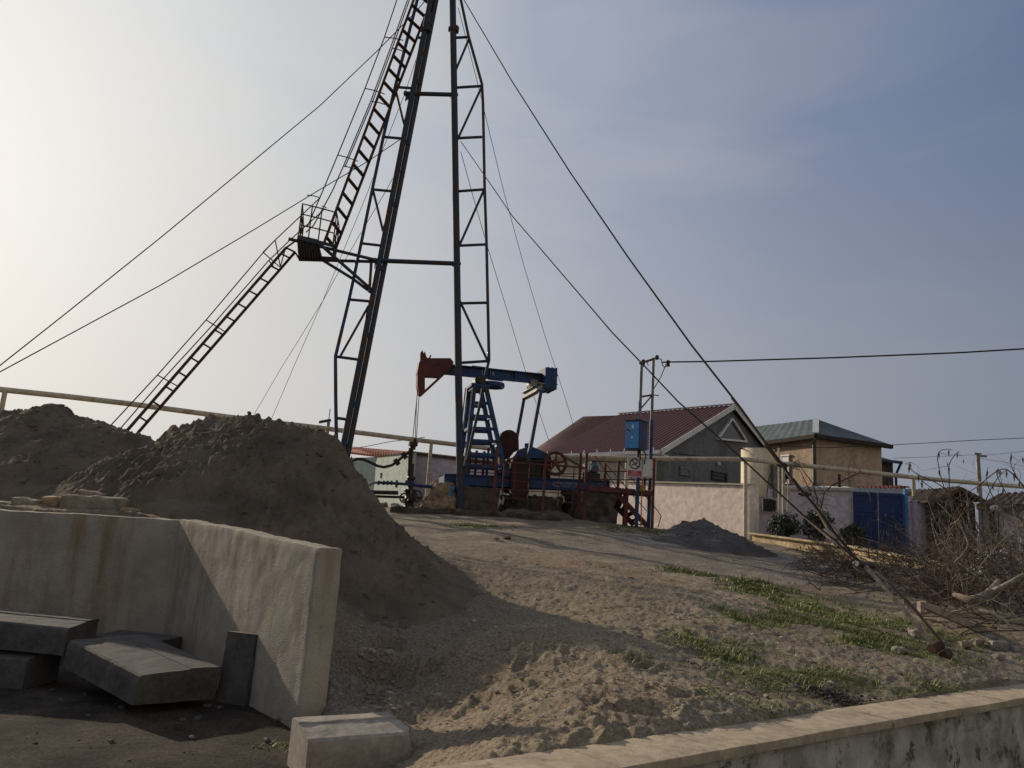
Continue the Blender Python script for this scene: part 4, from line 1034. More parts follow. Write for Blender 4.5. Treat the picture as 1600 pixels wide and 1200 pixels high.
mb = MB(); mb.tube([w_(592, 754), w_(612, 755), w_(628, 756), w_(640, 757), w_(665, 760), w_(700, 762), w_(711, 762)], .045, 10)
for i, x in enumerate(np.linspace(657, 698, 13)): mb.lathe(w_(x, 759.2 + (x - 657) * .08) - V((.03, 0, 0)), (1, 0, 0), [(0, .06), (.04, .06)], 8)
for x in (592, 600, 606, 612, 620): mb.lathe(w_(x, 754.5) - V((.03, 0, 0)), (1, 0, 0), [(0, .075), (.05, .075)], 10)
mb.lathe(w_(620, 756) - V((.03, 0, 0)), (1, 0, 0), [(0, .12), (.05, .12)], 12); mb.build('flow_pipe', 'blue_dark', wh)
mb = MB(); mb.tube([w_(592, 754), w_(584, 754), w_(576, 758), w_(568, 764), w_(560, 774)], .04, 8); mb.build('bent_pipe', 'galv', wh)
# blue pipe stand
p = w_(705, 763); g = ground_hit(699, 812)
st = MB(); st.tube([p, V((p[0] - .04, p[1] - .1, gz(p[0], p[1] - .1) - .05))], .06, 10); st.box(p, (.22, .14, .12)); st.box(p + V((-.05, 0, -.3)), (.03, .16, .5))
tag(st.build('pipe_stand', 'blue_bright'), 'bright blue steel stand holding the blue pipe left of the mast foot', 'pipe stand')
mb = MB(); mb.tube([w_(641, 700), w_(640, 725), w_(638.5, 755)], .05, 8); mb.build('stuffing_tube', 'black', wh)
hose = MB(); hose.tube([w_(546, 728), w_(551, 720), w_(558, 717), w_(568, 718), w_(580, 723), w_(590, 728), w_(600, 730), w_(612, 727), w_(622, 720), w_(632, 711), w_(643, 703)], .045, 10)
for x, y in ((620, 722), (632, 712)): hose.box(w_(x, y), (.14, .14, .2), roty(-.7))
tag(hose.build('rubber_hose', 'black'), 'black rubber hose hanging in a curve left of the polished rod', 'hose')
hose = MB(); pts = [w_(560 + i * 62 / 40, 768.5 + i * .04, -.2) for i in range(41)]
hose.tube(pts, [.055 + .018 * (i % 2) for i in range(41)], 10); hose.tube([w_(556, 774, -.1), w_(600, 776, -.1), w_(660, 778, .2)], .04, 8)
tag(hose.build('corrugated_hose', 'black'), 'black corrugated hose lying level left of the wellhead', 'hose')

# ------------------------------------------------------------------ mesh railing in front of the pump
YR = 23.2
def r_(x, y, dy=0): return at(x, y, YR + dy)
def down(p, extra=.08): return V((p[0], p[1], gz(p[0], p[1]) - extra))
c = r_(850, 790); rl = thing('mesh_railing', 'red brown steel railing with wire mesh in front of the pump', 'railing', (c[0], c[1], gz(c[0], c[1])))
for top, bot in (((777, 698), (776.5, 798)), ((852, 725), (850, 793)), ((917, 708), (914.5, 806)), ((907.5, 708), (905, 800))):
    mb = MB(); a = r_(*top, .6 if top[0] == 907.5 else 0); b = r_(*bot, .6 if top[0] == 907.5 else 0); mb.beam(a, V((a[0], a[1], b[2] - .1)), .08, .08, (0, 1, 0)); mb.build('post', 'red', rl)
mb = MB(); mb.beam(r_(780, 721), r_(852, 726), .05, .05); mb.beam(r_(852, 726), r_(916, 731), .05, .05); mb.build('top_rail', 'red', rl)
mb = MB()
for i in range(4):
    y0 = 736.5 + i * 13.6; mb.tube([r_(778, y0), r_(852, y0 + 5), r_(916, y0 + 10)], .014, 6)
for x, y1 in ((788, 778), (805.5, 786), (828, 790), (874.5, 796), (897, 800)):
    yy = 721 + (x - 780) * .075; a = r_(x, yy); b = r_(x - 1.5, y1); mb.tube([a, V((a[0], a[1], b[2]))], .016, 6)
mb.build('wire_mesh', 'red', rl)
c = at(750, 740, 26.3); rl2 = thing('back_railing', 'red railing posts seen through the blue post of the pump', 'railing', (c[0], c[1], gz(c[0], c[1])))
for x, yt in ((735, 705), (745, 704), (757, 705), (763.5, 700)):
    mb = MB(); a = at(x, yt, 26.3); mb.beam(a, down(a), .085, .06, (0, 1, 0)); mb.build('post', 'red', rl2)
mb = MB()
for y in (707, 722, 737): mb.tube([at(733, y, 26.3), at(790, y + 3.5, 26.3)], .016, 6)
mb.build('wire', 'red', rl2)

# ------------------------------------------------------------------ service platform with stair, right
YS = 22.9
def s_(x, y, dy=0): return at(x, y, YS + dy)
c = s_(990, 822); sp = thing('service_platform', 'red steel service platform with stairs and railings beside the blue cabinet', 'service platform', (c[0], c[1], gz(c[0], c[1])))
a, b = s_(919, 763), s_(1019, 771)
mb = MB(); mb.beam(a, b, .06, .14); mb.beam(a + V((.1, .8, 0)), b + V((.1, .8, 0)), .06, .12)
for t in np.linspace(0, 1, 26): p = a + (b - a) * t; mb.box(p + V((.05, .4, .075)), (.035, .84, .03))
mb.build('deck', 'red', sp)
for (x, yt, dy) in ((1022, 716, 0), (967, 720, 0), (946, 724, .8), (1008, 722, .8)):
    A = s_(x, yt, dy); mb = MB(); zb_ = gz(A[0], A[1]) - .05 if x in (1022,) else s_(x, 765, dy)[2]; mb.beam(A, V((A[0], A[1], zb_)), .075, .075, (0, 1, 0)); mb.build('post', 'red', sp)
for (x, yt, dy) in ((979, 772, .1), (977, 772, .75)):
    A = s_(x, yt, dy); mb = MB(); mb.beam(A, down(A), .11, .09, (0, 1, 0)); mb.build('support_column', 'red', sp)
mb = MB()
for ya, yb in ((722, 719), (737, 733), (750, 749)):
    mb.tube([s_(919, ya - 2), s_(967, ya), s_(1022, yb)], .017, 6)
    mb.tube([s_(946, ya, .8), s_(1008, ya, .8), s_(1022, yb)], .015, 6)
for p in (((930, 712), (965, 765)), ((946, 724), (990, 775)), ((968, 722), (1012, 780)), ((875, 710), (946, 755)), ((985, 770), (1012, 800)), ((1000, 760), (1033, 806))):
    mb.tube([s_(*p[0], .8), s_(*p[1], .8)], .014, 6)
mb.tube([s_(1033, 806, .3), s_(1028, 824, .3)], .014, 6)
mb.build('railing', 'red', sp)
mb = MB()
for A, B, dy in (((963, 770), (1011, 822), .1), ((960, 789), (990, 820), .85)):
    mb.beam(s_(*A, dy), s_(*B, dy), .05, .15)
mb.build('stair_stringer', 'red', sp)
for t in (.15, .35, .55, .75, .92):
    p = s_(963 + 48 * t, 772 + 52 * t, .1); q = s_(958 + 36 * t, 788 + 34 * t, .85); mb = MB(); mb.beam(p, q, .2, .03); mb.build('step', 'red', sp)

# ------------------------------------------------------------------ electric frame, cabinet, sign
YE = 22.7
def e_(x, y, dy=0): return at(x, y, YE + dy)
ef = thing('power_pole', 'two-legged steel frame, grey above and blue below, carrying the power line and the cabinet', 'power frame', down(e_(998, 822), 0))
fa, fb = e_(1002.5, 567), e_(1021, 561, .7)
for tp, xm, ym, dy in ((fa, 997.5, 655, 0), (fb, 1014, 656, .7)):
    mid = V((tp[0], tp[1], e_(xm, ym, dy)[2])); mb = MB(); mb.tube([tp + V((0, 0, .04)), mid], .048, 10); mb.build('upper_tube', 'galv', ef)
    mb = MB(); mb.beam(mid, down(mid, .1), .10, .10, (0, 1, 0)); mb.build('post', 'blue', ef)
mb = MB(); d = unit(fb - fa); mb.beam(fa - d * .12, fb + d * .28, .06, .06); mb.build('cross_arm', 'rust', ef)
mb = MB(); mb.tube([V((fa[0], fa[1], e_(0, 0)[2] * 0 + at(1001, 620, YE)[2])), V((fb[0], fb[1], at(1016, 617, YE + .7)[2]))], .03, 8); mb.tube([V((fa[0], fa[1], at(1001, 640, YE)[2])), V((fb[0], fb[1], at(1016, 617, YE + .7)[2]))], .022, 8)
mb.tube([V((fb[0], fb[1], at(1016, 617, YE + .7)[2])), V((fb[0] + .2, fb[1], at(1016, 617, YE + .7)[2]))], .018, 6); mb.build('brace', 'rust', ef)
for p in (fb + d * .28, fa + d * .12):
    mb = MB(); mb.lathe(p + V((0, 0, -.06)), (0, 0, 1), [(0, .03), (.03, .07), (.07, .05), (.1, .07), (.15, .03)], 12); mb.build('insulator', 'black', ef)
mb = MB()
q = fb + d * .28
mb.tube([q, q + V((.14, 0, -.04)), q + V((.18, 0, -.22)), q + V((.26, 0, -.3)), q + V((.33, 0, -.22))], .016, 6); mb.lathe(q + V((.36, 0, -.25)), (0, 0, 1), [(0, .06), (.1, .05), (.16, .07), (.2, .03)], 10)
mb.tube([fa + d * .1 + V((0, 0, -.04)), fa + d * .16 + V((0, 0, -.14)), fa + d * .24 + V((0, 0, -.04))], .014, 6); mb.tube([fa + d * .45, fa + d * .47 + V((0, 0, -.12)), fa + d * .52 + V((0, 0, -.15))], .014, 6)
mb.build('hook', 'wire', ef)
# cabinet
cA, cB_ = e_(981.5, 660, -.35), None
cang = rad(40)      # front normal turned to the left
fn = V((-math.sin(cang), -math.cos(cang), 0)); fs_ = V((math.cos(cang), -math.sin(cang), 0))
corner = e_(999, 680, -.62); wF, wD = .46, .44
Hc = abs(at(998, 657, YE - .6)[2] - at(998, 701.5, YE - .6)[2])
cc = corner - fs_ * wF / 2 - fn * wD / 2; cc[2] = (at(998, 657, YE - .6)[2] + at(998, 701.5, YE - .6)[2]) / 2
Rc = np.c_[fs_, -fn, V((0, 0, 1))]
cab = thing('electric_cabinet', 'blue metal electric cabinet hung on the two-legged frame', 'electric cabinet', cc - V((0, 0, Hc / 2)))
mb = MB(); mb.box(cc, (wF, wD, Hc), Rc); mb.box(cc + V((0, 0, Hc / 2 + .015)), (wF + .05, wD + .05, .03), Rc); mb.build('cabinet_body', M['blue'], cab)
mb = MB(); mb.box(cc + fn * (wD / 2 + .012), (wF - .03, .024, Hc - .05), Rc); door = mb.build('cabinet_door', 'cabinet', cab)
mb = MB(); mb.box(cc + fn * (wD / 2 + .03) - fs_ * .12 + V((0, 0, .14)), (.12, .02, .025), Rc @ roty(.4)); k = mb.build('door_handle', 'black', cab); k.parent = door
mb = MB(); mb.box(cc + fn * (wD / 2 + .027) + fs_ * .02 + V((0, 0, .24)), (.08, .006, .11), Rc); mb.prism([cc + fn * (wD / 2 + .027) + fs_ * x + V((0, 0, z)) for x, z in ((-.05, -.1), (.05, -.1), (0, -.01))], -fn * .002); k = mb.build('warning_label', 'white', cab); k.parent = door
mb = MB(); mb.tube([cc + V((.1, -.1, -Hc / 2)), cc + V((.12, -.1, -Hc / 2 - .3))], .03, 6); mb.tube([cc + V((.22, 0, -Hc / 2)), cc + V((.3, 0, -Hc / 2 - .12)), cc + V((.26, 0, -Hc / 2 - .4))], .02, 6); mb.build('cabinet_cables', 'black', cab)
# no smoking sign
sA, sB = e_(980.5, 714.5, -.15), e_(1003, 745.5, -.15); sc_ = (sA + sB) / 2; sw = .43; sh = .585
sg = thing('warning_sign', 'white no smoking sign with a red text panel on the frame', 'sign', (sc_[0], sc_[1], sc_[2] - sh / 2))
mb = MB(); mb.box(sc_, (sw, .014, sh)); mb.build('sign_board', 'white', sg)
cS = sc_ + V((0, -.010, .10))
mb = MB(); mb.torus(cS, (0, -1, 0), .145, .017, 36, 6, (1, .25)); mb.beam(cS + V((-.10, 0, .10)), cS + V((.10, 0, -.10)), .004, .026, (0.7, 0, .7)); mb.build('prohibition_ring', 'signdark', sg)
mb = MB(); mb.beam(cS + V((-.085, .001, -.05)), cS + V((.055, .001, .025)), .004, .03, (0, 0, 1)); mb.beam(cS + V((.06, .001, .028)), cS + V((.085, .001, .04)), .004, .03, (0, 0, 1)); mb.tube([cS + V((.06, 0, .05)), cS + V((.03, 0, .08)), cS + V((.05, 0, .11))], .007, 6); mb.build('cigarette_symbol', 'signdark', sg)
mb = MB(); mb.box(sc_ + V((0, -.009, -.185)), (.40, .006, .175)); mb.build('red_panel', 'signred', sg)
for i, s in enumerate(('SİQARET', 'ÇƏKMƏK', 'QADAĞANDIR')):
    text_mesh('sign_text', s, .052, sc_ + V((0, -.0135, -.128 - i * .054)), V((1, 0, 0)), V((0, 0, 1)), 'white', sg, .001, 'CENTER')
mb = MB(); a, b = e_(1003.5, 717.5, -.1), e_(1017.5, 747, -.1); mb.box((a + b) / 2, (abs(b[0] - a[0]), .16, abs(a[2] - b[2]))); mb.box((a + b) / 2 + V((0, -.085, 0)), (abs(b[0] - a[0]) - .04, .01, abs(a[2] - b[2]) - .05))
tag(mb.build('meter_box', 'white'), 'plain cream metal box right of the no smoking sign', 'box')
mb = MB(); a = e_(1003, 763, .1); mb.box(a, (.17, .1, .18)); mb.box(a + V((0, -.06, 0)), (.12, .02, .12)); mb.tube([a + V((0, 0, .08)), a + V((.02, 0, .35))], .015, 6); mb.tube([a + V((0, 0, -.08)), down(a)], .016, 6); tag(mb.build('switch_box', 'yellowbox'), 'small ochre switch box behind the blue post, under the sign', 'box')
# cables
def wire(label, pl, Y0, Y1, r, name='power_cable', cat='cable', g='overhead cables', mat='black'):
    mb = MB(); mb.tube(depths_line(pl, Y0, Y1), r, 6); return tag(mb.build(name, mat), label, cat, g)
wire('thick power cable running right from the two-legged frame', [(1035, 566), (1055, 565.5), (1100, 565), (1200, 562), (1300, 559), (1400, 555), (1500, 551), (1600, 545), (1680, 541)], 23.2, 21, .024)
wire('short cable sloping from the power cable down to the frame post', [(1041, 568), (1033, 588), (1022, 607)], 23.2, 23.4, .014)
wire('thin overhead wire right of the beige house, upper one', [(1215, 697), (1290, 699.5), (1380, 696), (1450, 692), (1530, 687.5), (1600, 684.5), (1660, 682)], 30, 30, .014)
wire('thin overhead wire ending at the distant utility pole', [(1395, 716), (1450, 714), (1527, 710.5)], 45, 52, .013)
wire('overhead wire rising right from the distant utility pole', [(1530, 711.5), (1565, 709), (1600, 705), (1660, 699)], 52, 40, .014)
wire('overhead wire dropping right from the distant utility pole', [(1530, 716), (1570, 722), (1600, 729), (1660, 740)], 52, 40, .014)
wire('thin wire above the red tiled roof of the mint building', [(540, 703), (575, 697), (610, 690), (640, 686.5), (664, 683)], 31, 31, .014)
# distant pole and street lamp
p = at(1527.5, 710, 52); mb = MB(); mb.tube([p, V((p[0], p[1], 0))], [.13, .2], 10); mb.box(p + V((0, 0, .05)), (.5, .1, .1)); mb.box(p + V((.35, 0, -.1)), (.5, .15, .12)); mb.box(p + V((.15, 0, -3.6)), (.16, .2, .6)); tag(mb.build('utility_pole', 'galv'), 'distant grey utility pole behind the bare brush at the right', 'utility pole')
lp0 = at(514, 655, 50); lt_ = thing('street_lamp', 'distant street lamp left of the mast leg above the sand heap', 'street lamp', (lp0[0], lp0[1], 0))
mb = MB(); mb.tube([lp0, V((lp0[0], lp0[1], 0))], [.10, .14], 8); mb.tube([lp0, lp0 + V((.0, 0, .7))], .03, 6); mb.build('pole', 'galv', lt_)
mb = MB(); q = at(508, 658, 50); mb.box(q, (.75, .25, .14), roty(-.25)); mb.tube([q, at(498, 661, 50)], .03, 6); mb.build('lamp_head', 'grease', lt_)

# ------------------------------------------------------------------ gas pipe on posts
gpz = thing('gas_pipe', 'long cream gas pipe carried on posts across the whole yard', 'gas pipe', (at(672, 693, 27.2)[0], 27.2, gz(at(672, 693, 27.2)[0], 27.2)))
def lineY(px, tab):
    for (a, ya), (b, yb) in zip(tab[:-1], tab[1:]):
        if px <= b: t = (px - a) / (b - a); return 1 / ((1 - t) / ya + t / yb)
    return tab[-1][1]
T1 = [(-80, 20.8), (715, 27.6), (870, 29.0)]
pl = [(-80, 598.5), (0, 608.5), (100, 619), (200, 630.5), (300, 644), (395, 656.5), (480, 666), (525, 671.5), (600, 681), (660, 688.5), (715, 695), (870, 713)]
mb = MB(); mb.tube([at(x, y, lineY(x, T1)) for x, y in pl], .082, 12); mb.build('pipe_run', 'pipe', gpz)
T2 = [(870, 29.0), (1165, 26.0), (1200, 26.0), (1700, 28.5)]
pl = [(870, 713), (960, 715), (1060, 717), (1150, 717.5), (1170, 718), (1185, 719.5), (1205, 722.5), (1300, 732), (1400, 743), (1470, 750), (1540, 756), (1600, 760.5), (1700, 770)]
mb = MB(); mb.tube([at(x, y, lineY(x, T2)) for x, y in pl], .078, 12); mb.build('pipe_run', 'pipe', gpz)
for x, y, T in ((8, 611, T1), (395, 658, T1), (674, 691, T1), (495, 669, T1), (980, 716, T2), (1165, 719, T2), (1427, 747, T2), (1640, 765, T2)):
    a = at(x, y, lineY(x, T)); mb = MB(); mb.tube([a, down(a, .1)], .065 if x not in (395, 495) else .05, 10)
    if x in (395, 495): mb.box(a - V((0, 0, .12)), (.3, .1, .08))
    mb.build('pipe_post', 'pipe', gpz)
a = at(1217, 724, 26.1); mb = MB(); mb.tube([at(1217, 700, 26.2), V((at(1217, 700, 26.2)[0], 26.2, at(1217, 800, 26.2)[2]))], .035, 8); mb.tube([at(1224, 727, 26.4), V((at(1224, 727, 26.4)[0], 26.4, at(1224, 803, 26.4)[2]))], .055, 8); mb.tube([at(1230, 750, 26.4), at(1232, 765, 26.4), V((at(1230, 765, 26.4)[0], 26.4, at(1229, 800, 26.4)[2]))], .02, 6); mb.build('riser_pipe', 'pipe', gpz)

# ================================================================== BUILDINGS
def wallseg(mb, a, b, zb, za_t, zb_t, th, dirn=1):
    """vertical wall from a to b (xy), bottom zb, tops za_t/zb_t, thickness th away from viewer"""
    a = V(a[:2]); b = V(b[:2]); d = unit(b - a); n = V((-d[1], d[0])) * dirn
    q = lambda p, z, k=0: (p[0] + n[0] * th * k, p[1] + n[1] * th * k, z)
    vs = [q(a, zb), q(b, zb), q(b, zb_t), q(a, za_t), q(a, zb, 1), q(b, zb, 1), q(b, zb_t, 1), q(a, za_t, 1)]
    fs = [(0, 1, 2, 3), (5, 4, 7, 6), (3, 2, 6, 7), (4, 5, 1, 0), (1, 5, 6, 2), (4, 0, 3, 7)]
    if dirn < 0: fs = [f[::-1] for f in fs]
    mb.add(vs, fs)
def corrugated(mb, e0, e1, r0_, r1_, pitch=.2, amp=.025, th=.03):
    """sheet between eave e0-e1 and ridge r0-r1, ribs running from eave to ridge"""
    e0, e1, r0_, r1_ = map(V, (e0, e1, r0_, r1_))
    nrm = unit(np.cross(e1 - e0, (r0_ + r1_) / 2 - (e0 + e1) / 2)); 
    if nrm[2] < 0: nrm = -nrm
    L = max(np.linalg.norm(e1 - e0), np.linalg.norm(r1_ - r0_)); n = int(L / pitch * 4)
    top = []
    for i in range(n + 1):
        t = i / n; k = (.0, .0, 1.0, 1.0)[i % 4] * amp
        top.append([e0 + (e1 - e0) * t + nrm * k, r0_ + (r1_ - r0_) * t + nrm * k])
    mb.grid(np.array(top), False)
    mb.quad(e0 - nrm * th, e1 - nrm * th, r1_ - nrm * th, r0_ - nrm * th); mb.quad(e0 - nrm * th, e1 - nrm * th, e1 + nrm * amp, e0 + nrm * amp)
    return mb
# ---- grey gabled house with maroon roof
HG = rad(44)
dG = V((math.cos(rad(44)), math.sin(rad(44)), 0)); dL = V((-dG[1], dG[0], 0))
nGv = V((dG[1], -dG[0], 0))
HA = at(1035, 702, 31.0)
gpl = lambda px, py, off=0: onplane(px, py, HA + nGv * off, nGv)        # gable plane
ap = gpl(1142, 636); zE = HA[2]; halfw = (ap - HA) @ dG; rise = ap[2] - zE
zB = gz(HA[0], HA[1]) - .3
h = thing('gabled_house', 'grey rendered house with a long maroon metal roof and a triangular gable window', 'house', (HA[0], HA[1], zB))
HB = HA + dG * 2 * halfw
LN = 15.5
mb = MB()
G = [V((*HA[:2], zB)), V((*HB[:2], zB)), V((*HB[:2], zE)), V((*ap[:2], ap[2] - .12)), V((*HA[:2], zE))]
mb.prism(G, dL * .25); mb.build('gable_wall', 'greyrender', h)
mb = MB(); wallseg(mb, HA + dL * LN, HA, zB, zE - .05, zE - .05, .25, 1); mb.build('side_wall', 'creamwall', h)
mb = MB(); wallseg(mb, HB, HB + dL * LN, zB, zE - .05, zE - .05, .25, 1); mb.build('back_wall', 'greyrender', h)
ov = .35
e_f = HA - dG * ov + nGv * ov * .5; slope = rise / halfw
e_f[2] = zE - slope * ov + .08
rg = V((ap[0], ap[1], ap[2] + .08)) + nGv * ov * .5
# length of ridge to the hip, from the photo
ridge_l = onplane(967, 648.5, rg, dG); Lr = (ridge_l - rg) @ dL
eave_l = onplane(846, 704, e_f, dG); Le = (eave_l - e_f) @ dL
Le = min(Le, LN + 3)
rl_ = rg + dL * Lr; el_ = e_f + dL * Le
mb = MB(); corrugated(mb, e_f, el_, rg, rl_, .25, .02); 
bk = lambda p: p + dG * 2 * ((ap - p) @ dG)
mb2 = corrugated(mb, bk(e_f), bk(el_), rg, rl_, .25, .02)
corrugated(mb, el_, bk(el_), rl_, rl_ + dG * .01, .25, .03)
# rear wing roof showing behind the hip
r2 = onplane(911, 651, rl_ + dG * 3.2, dG); r2b = onplane(975, 648.5, rl_ + dG * 3.2, dG)
r2c = onplane(833, 704, rl_ + dG * 3.2, dG); corrugated(mb, r2c, el_ - dL * .5 - V((0, 0, .25)), r2, rl_ - V((0, 0, .05)), .25, .02)
roof = mb.build('roof', 'maroon', h)
mb = MB(); fo = nGv * .03
for a, b in ((e_f, rg), (bk(e_f), rg)):
    mb.beam(a + fo + V((0, 0, -.07)), b + fo + V((0, 0, -.07)), .04, .22, (0, 0, 1))
mb.beam(e_f + V((0, 0, -.06)), el_ + V((0, 0, -.06)), .12, .14); mb.beam(e_f + dG * .3 + V((0, 0, -.16)), el_ + dG * .3 + V((0, 0, -.16)), .5, .05)
mb.beam(rg + V((0, 0, .06)), rl_ + V((0, 0, .06)), .2, .03)
for i in range(9): p = e_f + (el_ - e_f) * (i + .5) / 9; mb.tube([p, p + V((.03, .1, .14))], .02, 5)
mb.build('fascia', 'whiteroof', h)
# gable window
tri = [gpl(1121, 685, .03), gpl(1163, 689, .03), gpl(1142, 656, .03)]
tc_ = sum(tri) / 3
mb = MB(); mb.prism(tri, nGv * .02); win = mb.build('gable_window', 'glass', h)
mb = MB()
for a, b in ((0, 1), (1, 2), (2, 0)):
    A = tc_ + (tri[a] - tc_) * 1.08; B = tc_ + (tri[b] - tc_) * 1.08; mb.beam(A + nGv * .05, B + nGv * .05, .08, .13, nGv)
k = mb.build('window_frame', 'white', h); k.parent = win
for (x0, y0, x1, y1, kind) in ((1062.5, 729.5, 1077, 743.5, 0), (1112, 736, 1134, 752.5, 1)):
    a = gpl(x0, y0, .02); b = gpl(x1, y1 - 0, .02); c = (a + b) / 2; wid = abs((b - a) @ dG); hei = abs(a[2] - b[2]) * .92
    Rg = np.c_[dG, dL, V((0, 0, 1))]
    mb = MB(); mb.box(c, (wid, .03, hei), Rg); win = mb.build('window', 'glass', h)
    mb = MB()
    for s in (-1, 1):
        mb.box(c + dG * s * wid / 2 + nGv * .03, (.06, .06, hei + .1), Rg); mb.box(c + V((0, 0, s * hei / 2)) + nGv * .03, (wid + .1, .06, .05), Rg)
    n = 7 if kind else 5
    for i in range(n):
        if kind: mb.box(c + dG * (-wid / 2 + wid * (i + .5) / n) + nGv * .05, (.02, .02, hei), Rg)
        else: mb.box(c + V((0, 0, -hei / 2 + hei * (i + .5) / n)) + nGv * .03, (wid * .8, .03, .03), Rg)
    if kind: mb.box(c + nGv * .05, (wid, .02, .02), Rg)
    k = mb.build('window_grille', 'darkwood' if kind else 'galv', h); k.parent = win
mb = MB(); mb.sphere(gpl(1123, 725, .1), .09); mb.build('wall_lamp', 'white', h)
mb = MB(); mb.tube([gpl(1050, 708, .03), gpl(1080, 711, .03), gpl(1118, 716, .03), gpl(1150, 713, .03)], .012, 5); mb.build('wall_cable', 'black', h)

# ---- beige house with green grey hip roof
bc = at(1275, 682, 38.0)
bR = at(1377, 697, 39.6); bL = at(1195, 686.5, 41.6)
zt = (bc[2]); zB2 = 1.8
d1 = unit(V((*(bR - bc)[:2], 0))); d2 = unit(V((*(bL - bc)[:2], 0)))
LR = np.linalg.norm((bR - bc)[:2]); LL = 11.0
bR = bc + d1 * LR; bLf = bc + d2 * LL
hs = thing('beige_house', 'tall beige plastered house with a green grey hipped roof and white downpipe', 'house', (bc[0], bc[1], zB2))
mb = MB(); wallseg(mb, bLf, bc, zB2, zt, zt, .3, 1); mb.build('sunny_wall', 'beige', hs)
mb = MB(); wallseg(mb, bc, bR, zB2, zt, zt, .3, 1); mb.build('shaded_wall', 'beige', hs)
mb = MB(); o1 = -d1 * .35 - d2 * .35; ec = bc + o1; eR = bR + d1 * .35 - d2 * .35; eL = bLf - d1 * .35
for p in (ec, eR, eL): p[2] = zt + .04
pk = at(1275, 655, 41.2); dd = pk - ec; pkL = pk + d2 * 9 + V((0, 0, .25))
mb.quad(ec, eR, eR + d2 * 11, eL + V((0, 0, 0)) + d1 * (LR + .7) * 0 + V((0, 0, -.01)))
corrugated(mb, eL, ec, pkL, pk, .6, .018); corrugated(mb, ec, eR, pk, pk + V((.01, 0, 0)), .6, .018)
corrugated(mb, eR, eR + d2 * 10, pk, pkL, .6, .018)
mb.build('roof', 'greenroof', hs)
mb = MB(); mb.beam(ec + V((0, 0, .07)), pk + V((0, 0, .06)), .3, .05); mb.build('hip_flashing', 'whiteroof', hs)
mb = MB(); mb.beam(eL + V((0, 0, -.1)), ec + V((0, 0, -.1)), .2, .2); mb.beam(ec + V((0, 0, -.1)), eR + V((0, 0, -.1)), .2, .2); mb.build('gutter', 'darkwood', hs)
dp = onplane(1268, 684, bc - V((*unit(V((d2[1], -d2[0])) ), 0)) * 0, V((d2[1], -d2[0], 0)))
nb = V((d2[1], -d2[0], 0)); nb = nb if nb[1] < 0 else -nb
dp = onplane(1271.5, 690, bc + nb * .08, nb); mb = MB(); mb.tube([V((ec[0], ec[1], zt - .15)), dp + V((0, 0, 0)), V((dp[0], dp[1], zB2))], .075, 8); mb.build('downpipe', 'galv', hs)
a = onplane(1222, 714, bc + nb * .03, nb); b = onplane(1233, 755, bc + nb * .03, nb); c = (a + b) / 2; wid = abs((b - a) @ d2); hei = abs(a[2] - b[2])
Rb = np.c_[d2, np.cross((0, 0, 1), d2), V((0, 0, 1))]
mb = MB(); mb.box(c, (wid, .04, hei), Rb); win = mb.build('window', 'glass', hs)
mb = MB(); mb.box(c + V((0, 0, hei / 2 + .05)) + nb * .05, (wid + .3, .1, .08), Rb); mb.box(c + V((0, 0, -hei / 2)) + nb * .05, (wid + .2, .1, .07), Rb); mb.box(c + V((0, 0, hei * .33)) + nb * .03, (wid, .04, hei * .32), Rb)
for s in (-1, 1): mb.box(c + d2 * s * wid / 2 + nb * .03, (.09, .07, hei), Rb)
k = mb.build('window_frame', 'white', hs); k.parent = win
# lower rear wing
p0 = at(1378, 715, 43); p1 = at(1395, 722, 43.5); zt2 = p1[2]
hs2 = thing('rear_house', 'narrow dark house end with a gutter showing right of the beige house', 'house', (p1[0], p1[1], 1.8))
mb = MB(); wallseg(mb, p0 - V((4, 0, 0)), p1, 1.8, zt2, zt2, .3, 1); wallseg(mb, p1, p1 + V((-.3, 4, 0)), 1.8, zt2, zt2, .3, 1); mb.build('wall', 'foundation', hs2)
mb = MB(); pe = p1 + V((.15, -.2, 0.02)); pl0 = p0 - V((4, .2, -.02)); corrugated(mb, pl0, pe, pl0 + V((0, 2.6, 1.4)), pe + V((-1.2, 2.6, .9)), .6, .018); mb.build('roof', 'greenroof', hs2)
mb = MB(); mb.beam(pl0 + V((0, -.05, -.05)), pe + V((.25, -.05, -.05)), .15, .15); mb.tube([pe + V((.2, 0, -.1)), pe + V((-.05, .1, -.75)), V((pe[0] - .05, pe[1] + .1, 1.8))], .07, 8); mb.build('gutter', 'blue_dark', hs2)

# ---- low buildings on the left
Ym = 33.6
ca = at(588, 714, Ym); zE3 = ca[2]
mt = thing('mint_building', 'small mint rendered building with a red tiled roof left of the wellhead', 'building', (ca[0], ca[1], 2.0))
rgt = at(643, 708, 28.8); lft = at(530, 708, 35.5)
mb = MB(); wallseg(mb, ca, rgt, 1.7, zE3, at(643, 706, 28.8)[2] - .02, .2, 1); mb.build('right_wall', 'mint', mt)
mb = MB(); wallseg(mb, lft, ca, 1.7, zE3 , zE3, .2, 1); mb.build('left_wall', 'mint', mt)
mb = MB(); pk1 = at(545, 697.5, 37); pk2 = at(641, 705.5, 30.5); e1 = at(590, 713.5, 33.4); e2 = at(645, 706.5, 28.6); e3 = at(528, 706, 36)
def tiles(mb, e0, e1, r0_, r1_): return corrugated(mb, e0, e1, r0_, r1_, .24, .07)
tiles(mb, e1, e2, pk1, pk2); tiles(mb, e3, e1, pk1 + V((-.3, 0, 0)), pk1); mb.build('roof', 'redtile', mt)
mb = MB(); mb.box(at(597, 743, 32.5), (.14, .08, .22)); mb.build('wall_vent', 'galv', mt)
ma, mb_ = at(641, 706.5, 30.8), at(716, 715.5, 30.0)
